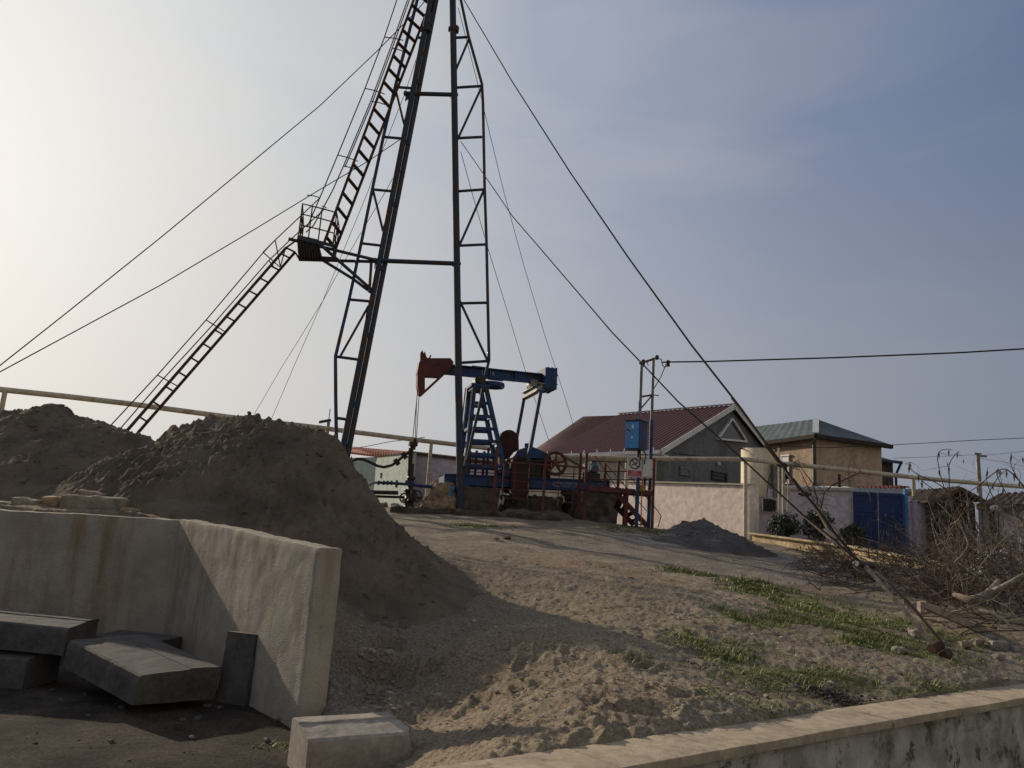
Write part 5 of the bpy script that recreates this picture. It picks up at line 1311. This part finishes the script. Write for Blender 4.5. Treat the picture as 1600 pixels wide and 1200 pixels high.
mw = thing('mauve_wall', 'mauve rendered yard wall with tiled coping behind the wellhead', 'wall', (ma[0], ma[1], 2.0))
mb = MB(); wallseg(mb, ma, mb_ + (mb_ - ma) * 1.0, 1.7, ma[2] - .06, mb_[2] + (mb_ - ma)[2] * 1.0 - .06, .25, 1); mb.build('wall_face', 'mauve', mw)
mb = MB(); d = unit(mb_ - ma)
for i in range(30): p = ma + (mb_ - ma) * (2.0 * (i + .5) / 30); mb.box(p + V((0, .1, .0)), (.13, .42, .10), rotz(math.atan2(d[1], d[0])) @ rotx(.15))
mb.build('coping_tiles', 'browntile', mw)

# ---- pink yard walls
wa1, wb1 = at(890, 750, 35.0), at(1171, 757.5, 26.2)
pw = thing('pink_wall', 'sunlit pink yard wall in front of the grey gabled house', 'wall', (wb1[0], wb1[1], 2.0))
mb = MB(); wallseg(mb, wa1, wb1, 1.6, wa1[2] - .04, wb1[2] - .04, .22, 1); mb.build('wall_face', 'pinkwall', pw)
mb = MB(); d = unit(wb1 - wa1); mb.beam(wa1 + V((.03, .08, .01)), wb1 + V((.03, .08, .01)), .30, .06); mb.build('coping', 'creamwall', pw)
wc1 = at(1186, 762, 26.6); mb = MB(); wallseg(mb, wb1 + V((.001, 0, 0)), wc1, 1.6, wb1[2] - .03, wb1[2] - .03, .22, 1); mb.build('end_pier', 'pinkwall', pw)
wd1, we1 = at(1186, 762.5, 27.4), at(1331, 765, 26.4)
pw2 = thing('mauve_wall', 'shaded mauve yard wall behind the dark bushes, left of the blue gate', 'wall', (wd1[0], wd1[1], 1.9))
mb = MB(); wallseg(mb, wd1, we1, 1.4, wd1[2] - .02, we1[2] - .02, .22, 1); mb.build('wall_face', 'mauve', pw2)
mb = MB()
a = wd1 + (we1 - wd1) * .28
for i in range(26): p = a + (we1 - a) * ((i + .5) / 26); mb.box(p + V((0, .1, .04)), (.12, .4, .09), rotx(.2) @ rotz(random.uniform(-.1, .1)))
mb.build('coping_tiles', 'white', pw2)
mb = MB(); p = at(1311, 750, 26.6); mb.tube([p + V((0, 0, .2)), p + V((0, 0, -.35))], .06, 6); mb.build('post_stub', 'rust', pw2)
# meter with cables
p = at(1199, 789, 27.1); em = MB(); em.box(p, (.34, .12, .42)); em.box(p + V((.22, .0, 0)), (.16, .1, .34))
for i in range(4): em.tube([p + V((-.1 + i * .1, -.08, .2)), p + V((-.08 + i * .1, -.1, -.24))], .02, 5)
em.tube([p + V((-.05, -.05, .2)), p + V((.05, 0, .9)), p + V((.12, 0, 1.1))], .016, 5)
tag(em.build('electric_meter', 'grease'), 'small electric meter with loose cables on the mauve wall', 'meter')

# ---- tank
tk = thing('water_tank', 'rust streaked cream cylindrical water tank behind the pink wall corner', 'water tank', at(1184, 765, 27.9))
tcn = at(1183.5, 765, 27.9); tz1 = at(1183.5, 702, 27.9)[2]
mb = MB(); mb.lathe(V((tcn[0], tcn[1], tcn[2] - .3)), (0, 0, 1), [(0, .58), (tz1 - tcn[2] + .3, .585), (tz1 - tcn[2] + .3, .54), (tz1 - tcn[2] + .2, .54)], 32); mb.build('tank_body', 'tank', tk)
mb = MB(); mb.torus(V((tcn[0], tcn[1], tz1)), (0, 0, 1), .57, .02, 32, 6); mb.lathe(V((tcn[0] - .1, tcn[1], tz1 - .02)), (0, 0, 1), [(0, .4), (.05, .38), (.09, .1)], 20); mb.tube([V((tcn[0] - .55, tcn[1] - .2, tz1 - .05)), V((tcn[0] - .75, tcn[1] - .2, tz1 - .05))], .025, 6); mb.build('tank_rim', 'rust', tk)
mb = MB(); p = at(1213, 750, 27.3); mb.box(p, (.30, .3, 1.2)); tag(mb.build('metal_locker', 'galv'), 'tall narrow grey metal box between the tank and the riser pipes', 'metal box')

# ---- blue gate
ga, gb_ = at(1331.5, 768, 26.3), at(1411, 774, 25.9)
gt = thing('blue_gate', 'dark blue double yard gate of metal sheet between mauve piers', 'gate', (ga[0], ga[1], gz(ga[0], ga[1])))
gbz = gz(gb_[0], gb_[1]) - .1; d = unit(V((*(gb_ - ga)[:2], 0))); LG = np.linalg.norm((gb_ - ga)[:2]); Rg = rotz(math.atan2(d[1], d[0]))
for i in (0, 1):
    c = ga + d * LG * (.25 + .5 * i); hh = c[2] - gbz; mb = MB(); c = V((c[0], c[1], gbz + hh / 2)); W_ = LG / 2 - .04
    mb.box(c, (W_, .03, hh), Rg)
    for k in range(9): mb.box(c + d * (-W_ / 2 + W_ * (k + .5) / 9) + V((0, -.025, -.15 * hh)), (W_ / 22, .025, hh * .62), Rg)
    for zz in (-.47, .22, .47): mb.box(c + V((0, -.03, zz * hh)), (W_, .03, .08), Rg)
    for s in (-1, 1): mb.box(c + d * s * (W_ / 2 - .03) + V((0, -.03, 0)), (.07, .035, hh), Rg)
    mb.build('gate_leaf', 'gateblue', gt)
mb = MB(); p = gb_ + V((.05, -.05, .02)); mb.beam(V((p[0], p[1], gbz)), p + V((0, 0, .18)), .09, .12, (0, 1, 0)); mb.build('gate_post', M['blue_bright'], gt)
mb = MB()
for a_ in range(4): mb.tube([p + V((0, 0, .25)), p + V((.16 * math.cos(a_ * 1.57), .16 * math.sin(a_ * 1.57), .27))], .02, 5)
mb.tube([p + V((0, 0, .15)), p + V((0, 0, .3))], .02, 6); mb.build('tap_handle', 'red', gt)
# piers
for (x0, x1, yt, Y, lb) in ((1415, 1424, 778, 25.9, 'narrow mauve pier right beside the blue gate'), (1431, 1447, 784, 25.6, 'wider mauve pier left of the dark shed')):
    a, b = at(x0, yt, Y), at(x1, yt, Y); mb = MB(); zz = gz(a[0], a[1]) - .2; mb.box(((a[0] + b[0]) / 2, Y + .15, (a[2] + zz) / 2), (b[0] - a[0], .3, a[2] - zz)); mb.box(((a[0] + b[0]) / 2, Y + .15, a[2] + .03), (b[0] - a[0] + .06, .36, .05))
    tag(mb.build('gate_pier', 'mauve'), lb, 'pier', 'mauve piers')
# shed roof behind the gate
sr = thing('shed_roof', 'pale grey corrugated lean-to roof behind the blue gate', 'shed', at(1385, 790, 29))
mb = MB(); e0, e1, q0, q1 = at(1335, 778, 27.2), at(1450, 781, 26.8), at(1335, 762.5, 30), at(1462, 765, 30); corrugated(mb, e0, e1, q0, q1, .2, .03); mb.build('roof_sheet', 'greyroof', sr)
mb = MB()
for x in (1338, 1446): p = at(x, 782, 28); mb.beam(p, down(p), .12, .12, (0, 1, 0))
mb.build('support_post', 'darkwood', sr)
mb = MB(); q = [at(1343 + i * 66 / 18, 763.5 - i * .08, 30.2) for i in range(19)]
for p in q: mb.lathe(p - V((.1, 0, 0)), (1, 0, 0), [(0, .10), (.22, .07)], 8)
mb.build('ridge_tiles', 'redtile', sr)
# dark gabled hut
hu = thing('dark_hut', 'dark open-fronted hut with a low brown tiled gable behind the brush', 'hut', at(1482, 880, 25.3))
a0, a1, a2 = at(1444, 784, 25.2), at(1491, 762, 25.4), at(1530, 783, 25.2)
zb_ = gz(a0[0], a0[1]) - .2
mb = MB(); mb.prism([V((a0[0] + .1, a0[1], zb_)), V((a2[0] - .15, a2[1], zb_)), V((a2[0] - .15, a2[1], a2[2] - .1)), V((a1[0], a1[1], a1[2] - .15)), V((a0[0] + .1, a0[1], a0[2] - .1))], (0, .12, 0)); mb.build('front_boards', 'darkwood', hu)
mb = MB()
for e in (a0, a2):
    R0_ = a1 + V((0, -.35, 0)); corrugated(mb, e + V((0, -.35, 0)), e + V((0, 3, 0)), R0_, R0_ + V((0, 3.3, 0)), .25, .05)
    mb.beam(e + V((0, -.36, -.05)), R0_ + V((0, -.01, -.05)), .05, .12, (0, 0, 1))
mb.build('tiled_roof', 'browntile', hu)
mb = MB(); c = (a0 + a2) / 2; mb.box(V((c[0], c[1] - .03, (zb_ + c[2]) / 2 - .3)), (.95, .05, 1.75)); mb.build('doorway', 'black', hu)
# house at the right edge
rh = thing('right_house', 'low mauve house with a brown tiled roof at the right edge behind the brush', 'house', at(1570, 880, 24.5))
b0, b1 = at(1530, 789, 25.0), at(1680, 800, 24.0); mb = MB(); wallseg(mb, b0, b1, 1.0, b0[2] - .05, b1[2] - .05, .25, 1); mb.build('front_wall', 'mauve', rh)
mb = MB(); corrugated(mb, at(1526, 789, 24.6), at(1690, 792, 23.6), at(1560, 772, 27), at(1690, 764, 26), .22, .05); mb.beam(at(1526, 792, 24.6), at(1690, 796, 23.6), .1, .16); mb.build('tiled_roof', 'browntile', rh)
p = at(1553, 825, 24.6); mb = MB(); mb.box(p + V((0, .1, -.2)), (.42, .1, 1.9)); mb.build('dark_door', 'darkwood', rh)
mb = MB(); p = at(1541, 825, 24.6); mb.box(p + V((0, 0, -.2)), (.2, .08, 1.9)); mb.build('door_frame', 'galv', rh)
mb = MB(); p = at(1556, 794.5, 24.3)
for i in range(3): mb.sphere(p + V((.1 * (i - 1), 0, .03 * (i % 2))), .09)
mb.build('wall_lights', 'white', rh)
# white crumpled sheet
p = at(1566, 866, 20.0); mb = MB(); U, W_ = np.meshgrid(np.linspace(-1, 1, 30), np.linspace(-1, 1, 16), indexing='ij')
Z = .26 * (1 - U ** 2) * (1 - W_ ** 2) + .10 * fbm(U * 4 + 9, W_ * 4, oct=3, s=4) + .04
mb.grid(np.stack([p[0] + U * .75, p[1] + W_ * .5, p[2] - .25 + Z - .0], -1)); mb.rblock((p[0], p[1], p[2] - .45), (1.3, .8, .5), None, .08, .1, .03, 4, None, 5); tag(mb.build('plastic_sheet', 'sheet'), 'crumpled white plastic sheet over a heap behind the brush at the right edge', 'plastic sheet')

# ---- yellow kerb wall
ya, yb, yc = at(1174, 832.5, 25.8), at(1330, 853, 22.0), at(1486, 882, 17.6)
ky = thing('yellow_kerb_wall', 'low yellow plastered kerb wall running below the dark bushes', 'kerb wall', (ya[0], ya[1], ya[2] - .4))
for a, b in ((ya, yb), (yb, yc)):
    mb = MB(); wallseg(mb, a, b, gz(a[0], a[1]) - .3, a[2] - .04, b[2] - .04, .22, 1); mb.build('kerb_face', 'yellowkerb', ky)
    mb = MB(); mb.beam(a + V((.02, .08, -.015)), b + V((.02, .08, -.015)), .32, .05); mb.build('kerb_cap', 'yellowkerb', ky)

# ================================================================== VEGETATION
def leaf_cloud(mb, c, r, n, size, rng):
    for i in range(n):
        d = rng.normal(size=3); d /= np.linalg.norm(d); k = rng.random() ** .35
        lump = .78 + .28 * float(fbm(np.array([d[0] * 2.3 + c[0]]), np.array([d[1] * 2.3]), np.array([d[2] * 2.3]), 2, 7)[0])
        p = V(c) + d * V(r) * k * lump
        if p[2] < c[2] - r[2] * .95: continue
        a = rng.normal(size=3); a /= np.linalg.norm(a); b = np.cross(a, rng.normal(size=3)); b /= np.linalg.norm(b); s = size * rng.uniform(.6, 1.3)
        mb.add([p - a * s, p + b * s * .45, p + a * s, p - b * s * .45], [(0, 1, 2, 3)])
for px, py, rr, lb in ((1225, 822, (.68, .55, .52), 'round dark evergreen bush nearest the yellow kerb end'), (1279, 822, (.62, .5, .72), 'middle dark bush under the bare vine'), (1333, 838, (.48, .45, .48), 'smallest dark bush in front of the blue gate edge')):
    c = at(px, py, 25.2); b = thing('bush', lb, 'bush', down(c, 0), 'dark bushes behind the yellow kerb')
    mb = MB()
    for k in range(7):
        a = random.uniform(0, 6.28); g = down(c); mb.tube([g, g + V((math.cos(a) * .15, math.sin(a) * .15, .35)), c + V((math.cos(a) * .35, math.sin(a) * .3, .15))], [.02, .014, .006], 5)
    mb.build('stems', 'bark', b)
    mb = MB(); leaf_cloud(mb, c, rr, 1700, .055, RNG); mb.build('foliage', 'leaf', b)
def branch(mb, p, d, L, r, depth, rng, droop=.0, wig=.35, n=6, pods=None):
    pts = [V(p)]; d = unit(d); rs = [r]
    for i in range(n):
        d = unit(d + rng.normal(size=3) * wig * .5 + V((0, 0, droop))); pts.append(pts[-1] + d * L / n); rs.append(r * (1 - .75 * (i + 1) / n))
    mb.tube(pts, rs, 5 if r > .012 else 4, False)
    if depth > 0:
        for k in range(rng.integers(2, 5)):
            i = rng.integers(1, n); q = pts[i]; dd = unit(pts[i] - pts[i - 1]) + rng.normal(size=3) * .75
            branch(mb, q, dd, L * rng.uniform(.3, .6), max(rs[i] * .6, .0022), depth - 1, rng, droop, wig, max(3, n - 2), pods)
    if pods is not None and depth == 0 and rng.random() < .25:
        q = pts[-1]; s = rng.uniform(.02, .045); pods.add([q, q + V((s * .4, 0, -s)), q + V((0, 0, -s * 2.6)), q + V((-s * .4, 0, -s))], [(0, 1, 2, 3)])
# bare vine over the mauve wall
c = at(1285, 835, 26.0); vine = MB(); rg_ = np.random.default_rng(5)
for pl in ([(1285, 830), (1283, 795), (1288, 770), (1300, 758), (1325, 748)], [(1272, 830), (1275, 790), (1262, 760), (1250, 735)], [(1278, 830), (1277, 780), (1270, 755), (1248, 726), (1240, 722)], [(1300, 758), (1330, 745), (1345, 738)]):
    pts = [at(x, y, 25.9) for x, y in pl]; vine.tube(pts, np.linspace(.03, .010, len(pts)), 5, False)
    for q in pts[1:]:
        for k in range(4): branch(vine, q, rg_.normal(size=3) * V((1, .3, .8)), rg_.uniform(.4, .9), .009, 1, rg_, 0, .5)
tag(vine.build('bare_vine', 'bark'), 'leafless vine climbing over the mauve wall behind the bushes', 'vine')
# brush pile
rgb = np.random.default_rng(21)
g0 = ground_hit(1450, 935)
bp = thing('brush_pile', 'big tangled pile of cut bare branches at the right edge', 'brush pile', g0)
mb = MB(); mb2 = MB(); mb3 = MB(); pods = MB()
def pile_ground(px, py):
    g = ground_hit(px, py); return g
cnt = 0
for k in range(720):
    px = rgb.uniform(1272, 1720); f = (px - 1275) / 445
    py = 888 + f * 75 + rgb.normal() * (14 + 18 * f)
    g = ground_hit(px, max(py, 868))
    if g is None: continue
    hmax = .42 + .55 * sstep(0.25, .75, f); z = g[2] + rgb.random() * hmax
    d = V((rgb.normal() * 1.0 - .35, rgb.normal() * .8, rgb.normal() * .22 + (.12 if f < .5 else .3)))
    L = rgb.uniform(.5, 1.5) * (1 if f > .2 else .7)
    tgt = mb if rgb.random() < .72 else (mb3 if f < .7 else mb2)
    branch(tgt, (g[0], g[1], z), d, L, rgb.uniform(.005, .014), 1 if rgb.random() < .6 else 2, rgb, -.02, .42, 6, pods)
for k in range(130):      # upright twiggy part at the right
    px = rgb.uniform(1450, 1700); g = ground_hit(px, rgb.uniform(935, 985))
    d = V((rgb.normal() * .5 - .1, rgb.normal() * .4, rgb.uniform(.5, 1.5)))
    branch(mb if rgb.random() < .5 else mb2, (g[0], g[1], g[2] + rgb.uniform(.1, .6)), d, rgb.uniform(.9, 2.0), rgb.uniform(.006, .014), 2, rgb, -.05, .42, 7, pods)
for k in range(26):      # thin shoots on the left part
    px = rgb.uniform(1285, 1460); g = ground_hit(px, rgb.uniform(880, 910))
    branch(mb, (g[0], g[1], g[2] + .3), V((rgb.normal() * .5, rgb.normal() * .3, 1)), rgb.uniform(.4, .9), .005, 1, rgb, -.03, .4, 6)
Yc = 11.5
canes = [[(1510, 900), (1498, 840), (1490, 800), (1471, 751), (1467, 730), (1464, 713), (1469, 703), (1479, 702), (1488, 703)],
         [(1520, 905), (1500, 830), (1483, 765), (1483, 740), (1482, 727), (1490, 712), (1499, 705)],
         [(1560, 900), (1520, 800), (1483, 768), (1460, 752), (1430, 740), (1424, 733), (1418, 724), (1422, 722)],
         [(1500, 790), (1470, 772), (1440, 752), (1432, 738)],
         [(1600, 760), (1580, 737), (1565, 731), (1545, 745), (1525, 763), (1500, 775), (1480, 790), (1440, 830)],
         [(1620, 790), (1600, 762), (1585, 740), (1578, 722), (1580, 708)],
         [(1560, 870), (1536, 790), (1550, 760), (1562, 742), (1575, 733)],
         [(1640, 900), (1590, 800), (1568, 765), (1555, 738), (1560, 732)],
         [(1490, 880), (1503, 868), (1515, 850), (1503, 825), (1480, 800), (1465, 785)],
         [(1600, 850), (1560, 845), (1530, 845), (1515, 843)],
         [(1640, 830), (1570, 800), (1552, 780), (1540, 750), (1543, 730)],
         [(1530, 920), (1520, 870), (1522, 830), (1545, 800), (1560, 795)],
         [(1500, 860), (1480, 815), (1478, 780), (1490, 760)],
         [(1600, 900), (1575, 880), (1540, 890), (1515, 905), (1480, 907)]]
for i, pl in enumerate(canes):
    pts = [at(x, y, Yc + .3 * math.sin(i * 2.1 + j * .4)) for j, (x, y) in enumerate(pl)]
    # smooth by chaikin
    for _ in range(2):
        q = [pts[0]]
        for a, b in zip(pts[:-1], pts[1:]): q += [a * .75 + b * .25, a * .25 + b * .75]
        pts = q + [pts[-1]]
    (mb2 if i in (8, 13, 9) else mb).tube(pts, np.linspace(.013 if i in (8, 13, 9) else .010, .004, len(pts)), 5, False)
    for q in pts[3::7]:
        if rgb.random() < .5: branch(mb, q, rgb.normal(size=3), rgb.uniform(.15, .4), .004, 0, rgb, -.1, .5, 4, pods)
        s = rgb.uniform(.03, .05); pods.add([q, q + V((s * .4, 0, -s)), q + V((0, .01, -s * 3)), q + V((-s * .4, 0, -s))], [(0, 1, 2, 3)])
mb.build('brown_branches', 'bark', bp); mb2.build('pale_branches', 'palebark', bp); mb3.build('reddish_branches', 'redbark', bp); pods.build('dry_pods', 'dryleaf', bp)
# pale forked limb and reddish canes in front
lim = MB(); lim.tube([at(1490, 928, 10.9), at(1512, 938, 10.7), at(1535, 934, 10.6), at(1550, 922, 10.7), at(1560, 908, 11)], [.035, .055, .06, .05, .035], 10); lim.tube([at(1548, 926, 10.7), at(1570, 915, 10.5), at(1600, 898, 10.5)], [.05, .035, .025], 8)
lim.tube([at(1530, 955, 10.3), at(1548, 958, 10.2), at(1565, 965, 10.1), at(1580, 980, 10)], [.035, .03, .02, .008], 7)
lim.tube([at(1545, 980, 10.1), at(1562, 967, 10.1), at(1560, 985, 9.9)], [.01, .014, .006], 5)
tag(lim.build('pale_log', 'palebark'), 'pale forked log lying in the brush pile', 'log')
can = MB(); rgc = np.random.default_rng(3)
for x0, y0, x1, y1 in ((1432, 961, 1500, 960), (1437, 963, 1600, 978), (1440, 967, 1495, 988), (1495, 980, 1620, 990), (1500, 992, 1640, 988), (1455, 972, 1560, 984), (1520, 975, 1660, 985)):
    g = ground_hit((x0 + x1) / 2, (y0 + y1) / 2 + 12); Y = g[1]
    can.tube([at(x0 + (x1 - x0) * t, y0 + (y1 - y0) * t - 5 * math.sin(t * 3.1), Y) for t in np.linspace(0, 1, 7)], np.linspace(.008, .004, 7), 5, False)
tag(can.build('cut_canes', 'redbark'), 'reddish cut canes lying over the grass in front of the brush pile', 'canes')

# ---- stones
rgs = np.random.default_rng(9)
for i, (px, py, w_px, lb) in enumerate([(1391, 974, 14, 'grey flat stone under the anchor struts'), (1432, 992, 22, 'rounded grey stone left of the anchor struts'), (1425, 1010, 14, 'small pinkish stone left of the anchor struts'),
        (1508, 1010, 20, 'grey stone right of the anchor, first of the row'), (1528, 1008, 24, 'pale square stone right of the anchor'), (1560, 1014, 30, 'brown long stone near the right edge'),
        (1590, 1018, 20, 'small pale stone at the right edge'), (1548, 1000, 18, 'cream stone behind the brown long stone'), (1405, 1020, 20, 'dark low stone beside the grass left of the anchor'), (1562, 1030, 20, 'dark small stone nearest the wall at the right'),
        (775, 843, 11, 'dark flat stone on the slope in front of the pump'), (792, 842, 16, 'thin pale board on the slope in front of the pump'), (840, 884, 10, 'small pale stone in the middle of the slope'), (985, 906, 11, 'light grey stone on the slope near the grass'), (600, 776, 16, 'white rubble stone behind the big sand heap'), (618, 782, 14, 'grey rubble stone by the wellhead slab')]):
    g = ground_hit(px, py)
    if g is None: continue
    s = w_px / FPX * g[1] * .8
    mb = MB(); mb.rblock((g[0], g[1], g[2] + s * .2), (s, s * rgs.uniform(.5, .9), s * (.55 if i not in (10, 11) else .25)), rotz(rgs.uniform(-.5, .5)) @ rotx(rgs.uniform(-.15, .15)), s * .06, s / 9, s * .11, 2.6 / s, None, i, False)
    tag(mb.build('stone', random.choice(['stone', 'pebble', 'pebble'])), lb, 'stone', 'loose stones')
# pebbles: uncountable
def in_heap(x, y): return False
mb = MB(); rp = np.random.default_rng(77); N_ = 3800
px = rp.uniform(560, 1640, N_); py = 830 + rp.random(N_) ** .8 * 320
pts = []
for a, b in zip(px, py):
    if b > 1185 - (a - 797) * .139: continue
    pts.append((a, b))
Ys = np.linspace(2.5, 40, 500)
def hits(pts):
    out = []
    for a, b in pts:
        d = ray(a, b); P = CAM[None] + d[None] * (Ys / d[1])[:, None]; out.append(P)
    out = np.array(out); h = out[..., 2] - gz_base(out[..., 0], out[..., 1]); i = np.argmax(h < 0, axis=1); ok = (h < 0).any(1)
    return out[np.arange(len(out)), i], ok
def scatter(mb, pts, smin, smax, power=3):
    P, ok = hits(pts)
    gd = gz_base(P[:, 0], P[:, 1]) + ground_detail(P[:, 0], P[:, 1], front_sd(P[:, 0], P[:, 1]))
    for p, o, z in zip(P, ok, gd):
        if not o: continue
        s = smin + (smax - smin) * rp.random() ** power
        v = ICO_V * rp.uniform(.6, 1.2, size=(12, 1)) * V((s, s * rp.uniform(.6, 1), s * rp.uniform(.4, .75))); v = v @ rotz(rp.uniform(0, 6)).T
        mb.add(v + V((p[0], p[1], z + s * .12)), ICO_F)
scatter(mb, pts, .004, .040, 7)
pit = [(rp.normal(575, 18), rp.uniform(1020, 1118)) for _ in range(320)]
scatter(mb, [p for p in pit if p[0] > 540], .006, .04, 2)
o = mb.build('pebbles', 'pebble'); tag(o, 'small pebbles and gravel strewn over the sandy slope', None, None, 'stuff')
# grass
mb = MB(); rgr = np.random.default_rng(15)
for pl, w, dens in GRASS:
    L = sum(math.hypot(b[0] - a[0], b[1] - a[1]) for a, b in zip(pl[:-1], pl[1:]))
    nt = int((L + w) * w * 2 * 1250 * dens)
    xs, ys = [], []
    for k in range(nt):
        i = rgr.integers(0, len(pl) - 1); t = rgr.random(); a, b = pl[i], pl[i + 1]
        xs.append(a[0] + (b[0] - a[0]) * t + rgr.normal() * w * 1.25); ys.append(a[1] + (b[1] - a[1]) * t + rgr.normal() * w * 1.25)
    xs = np.array(xs); ys = np.array(ys)
    if len(xs) == 0: continue
    keep = (fbm(xs * 3.2, ys * 3.2, oct=3, s=88) > -.12) & (front_sd(xs, ys) < -.2)
    if pl is GRASS[21][0]: keep[:] = True
    xs, ys = xs[keep], ys[keep]
    if len(xs) == 0: continue
    zs = gz_base(xs, ys) + ground_detail(xs, ys, front_sd(xs, ys)); far = np.hypot(xs, ys).mean() > 14
    for x, y, z in zip(xs, ys, zs):
        for k in range(rgr.integers(3, 7)):
            a = rgr.uniform(0, 6.28); hgt = rgr.uniform(.009, .038) * (1.4 if far else 1) * (.7 + .5 * dens) * (1 + 1.0 * (rgr.random() < .05)); ln = rgr.uniform(.01, .075); wd = rgr.uniform(.0025, .006) * (2 if far else 1)
            b = V((x + rgr.normal() * .02, y + rgr.normal() * .02, z - .005)); s = V((-math.sin(a), math.cos(a), 0)) * wd; t_ = V((math.cos(a), math.sin(a), 0)) * ln
            mb.add([b - s, b + s, b + s * .7 + t_ * .45 + V((0, 0, hgt * .65)), b - s * .7 + t_ * .45 + V((0, 0, hgt * .65)), b + t_ + V((0, 0, hgt))], [(0, 1, 2, 3), (3, 2, 4)])
tag(mb.build('grass', 'grass'), 'short green grass growing in drifts on the sandy slope', None, None, 'stuff')
# ash patch bits
mb = MB(); g = ASH
for k in range(160):
    x = g[0] + rgr.normal() * .13; y = g[1] + rgr.normal() * .15; s = rgr.uniform(.006, .024); v = ICO_V * rgr.uniform(.6, 1.2, size=(12, 1)) * V((s, s * .7, s * .5)); mb.add(v @ rotz(rgr.uniform(0, 6)).T + V((x, y, gz(x, y) + .015)), ICO_F)
tag(mb.build('charcoal', 'black'), 'black burnt charcoal patch on the ground near the retaining wall', None, None, 'stuff')
# dry stalks and twigs lying about
mb = MB(); rt = np.random.default_rng(31)
tp = [(a, b) for a, b in zip(rt.uniform(640, 1640, 900), 845 + rt.random(900) * 290) if b < 1180 - (a - 797) * .139]
Pt, okt = hits(tp)
zt_ = gz_base(Pt[:, 0], Pt[:, 1]) + ground_detail(Pt[:, 0], Pt[:, 1], front_sd(Pt[:, 0], Pt[:, 1]))
for p, o_, z_ in zip(Pt, okt, zt_):
    if not o_: continue
    a = rt.uniform(0, 6.28); L_ = rt.uniform(.03, .16); d = V((math.cos(a), math.sin(a), rt.uniform(-.05, .25))) * L_; q = V((p[0], p[1], z_ + .008))
    mb.tube([q, q + d * .5 + V((rt.normal() * .01, rt.normal() * .01, .004)), q + d], [.0035, .003, .0015], 3, False)
tag(mb.build('dry_stalks', 'dryleaf'), 'dry stalks and twigs lying about the slope', None, None, 'stuff')
# rubble on the floor inside the low wall
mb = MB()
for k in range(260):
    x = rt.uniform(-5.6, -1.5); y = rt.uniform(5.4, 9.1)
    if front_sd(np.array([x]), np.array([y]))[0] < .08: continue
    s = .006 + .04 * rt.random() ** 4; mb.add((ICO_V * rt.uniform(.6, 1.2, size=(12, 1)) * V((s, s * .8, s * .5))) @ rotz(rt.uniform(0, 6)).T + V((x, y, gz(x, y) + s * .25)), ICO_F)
tag(mb.build('rubble', 'shadedkerb'), 'small rubble and crumbs on the shade-toned floor inside the low wall', None, None, 'stuff')
# litter
for px, py, lb in ((1246, 1130, 'small crumpled white paper near the retaining wall'), (1141, 1122, 'white paper scrap in the sand left of the capping'), (432, 1128, 'crushed grey can at the foot of the low wall')):
    g = ground_hit(px, py)
    if g is None: continue
    mb = MB(); s = .035
    mb.rblock((g[0], g[1], g[2] + .02), (s * 1.6, s, s * .8), rotz(rgr.uniform(0, 3)), .006, .008, .008, 40, None, int(px)); tag(mb.build('litter', 'white' if px > 600 else 'galv'), lb, 'litter')
print('objects', len(bpy.data.objects), 'faces', sum(len(m.polygons) for m in bpy.data.meshes))
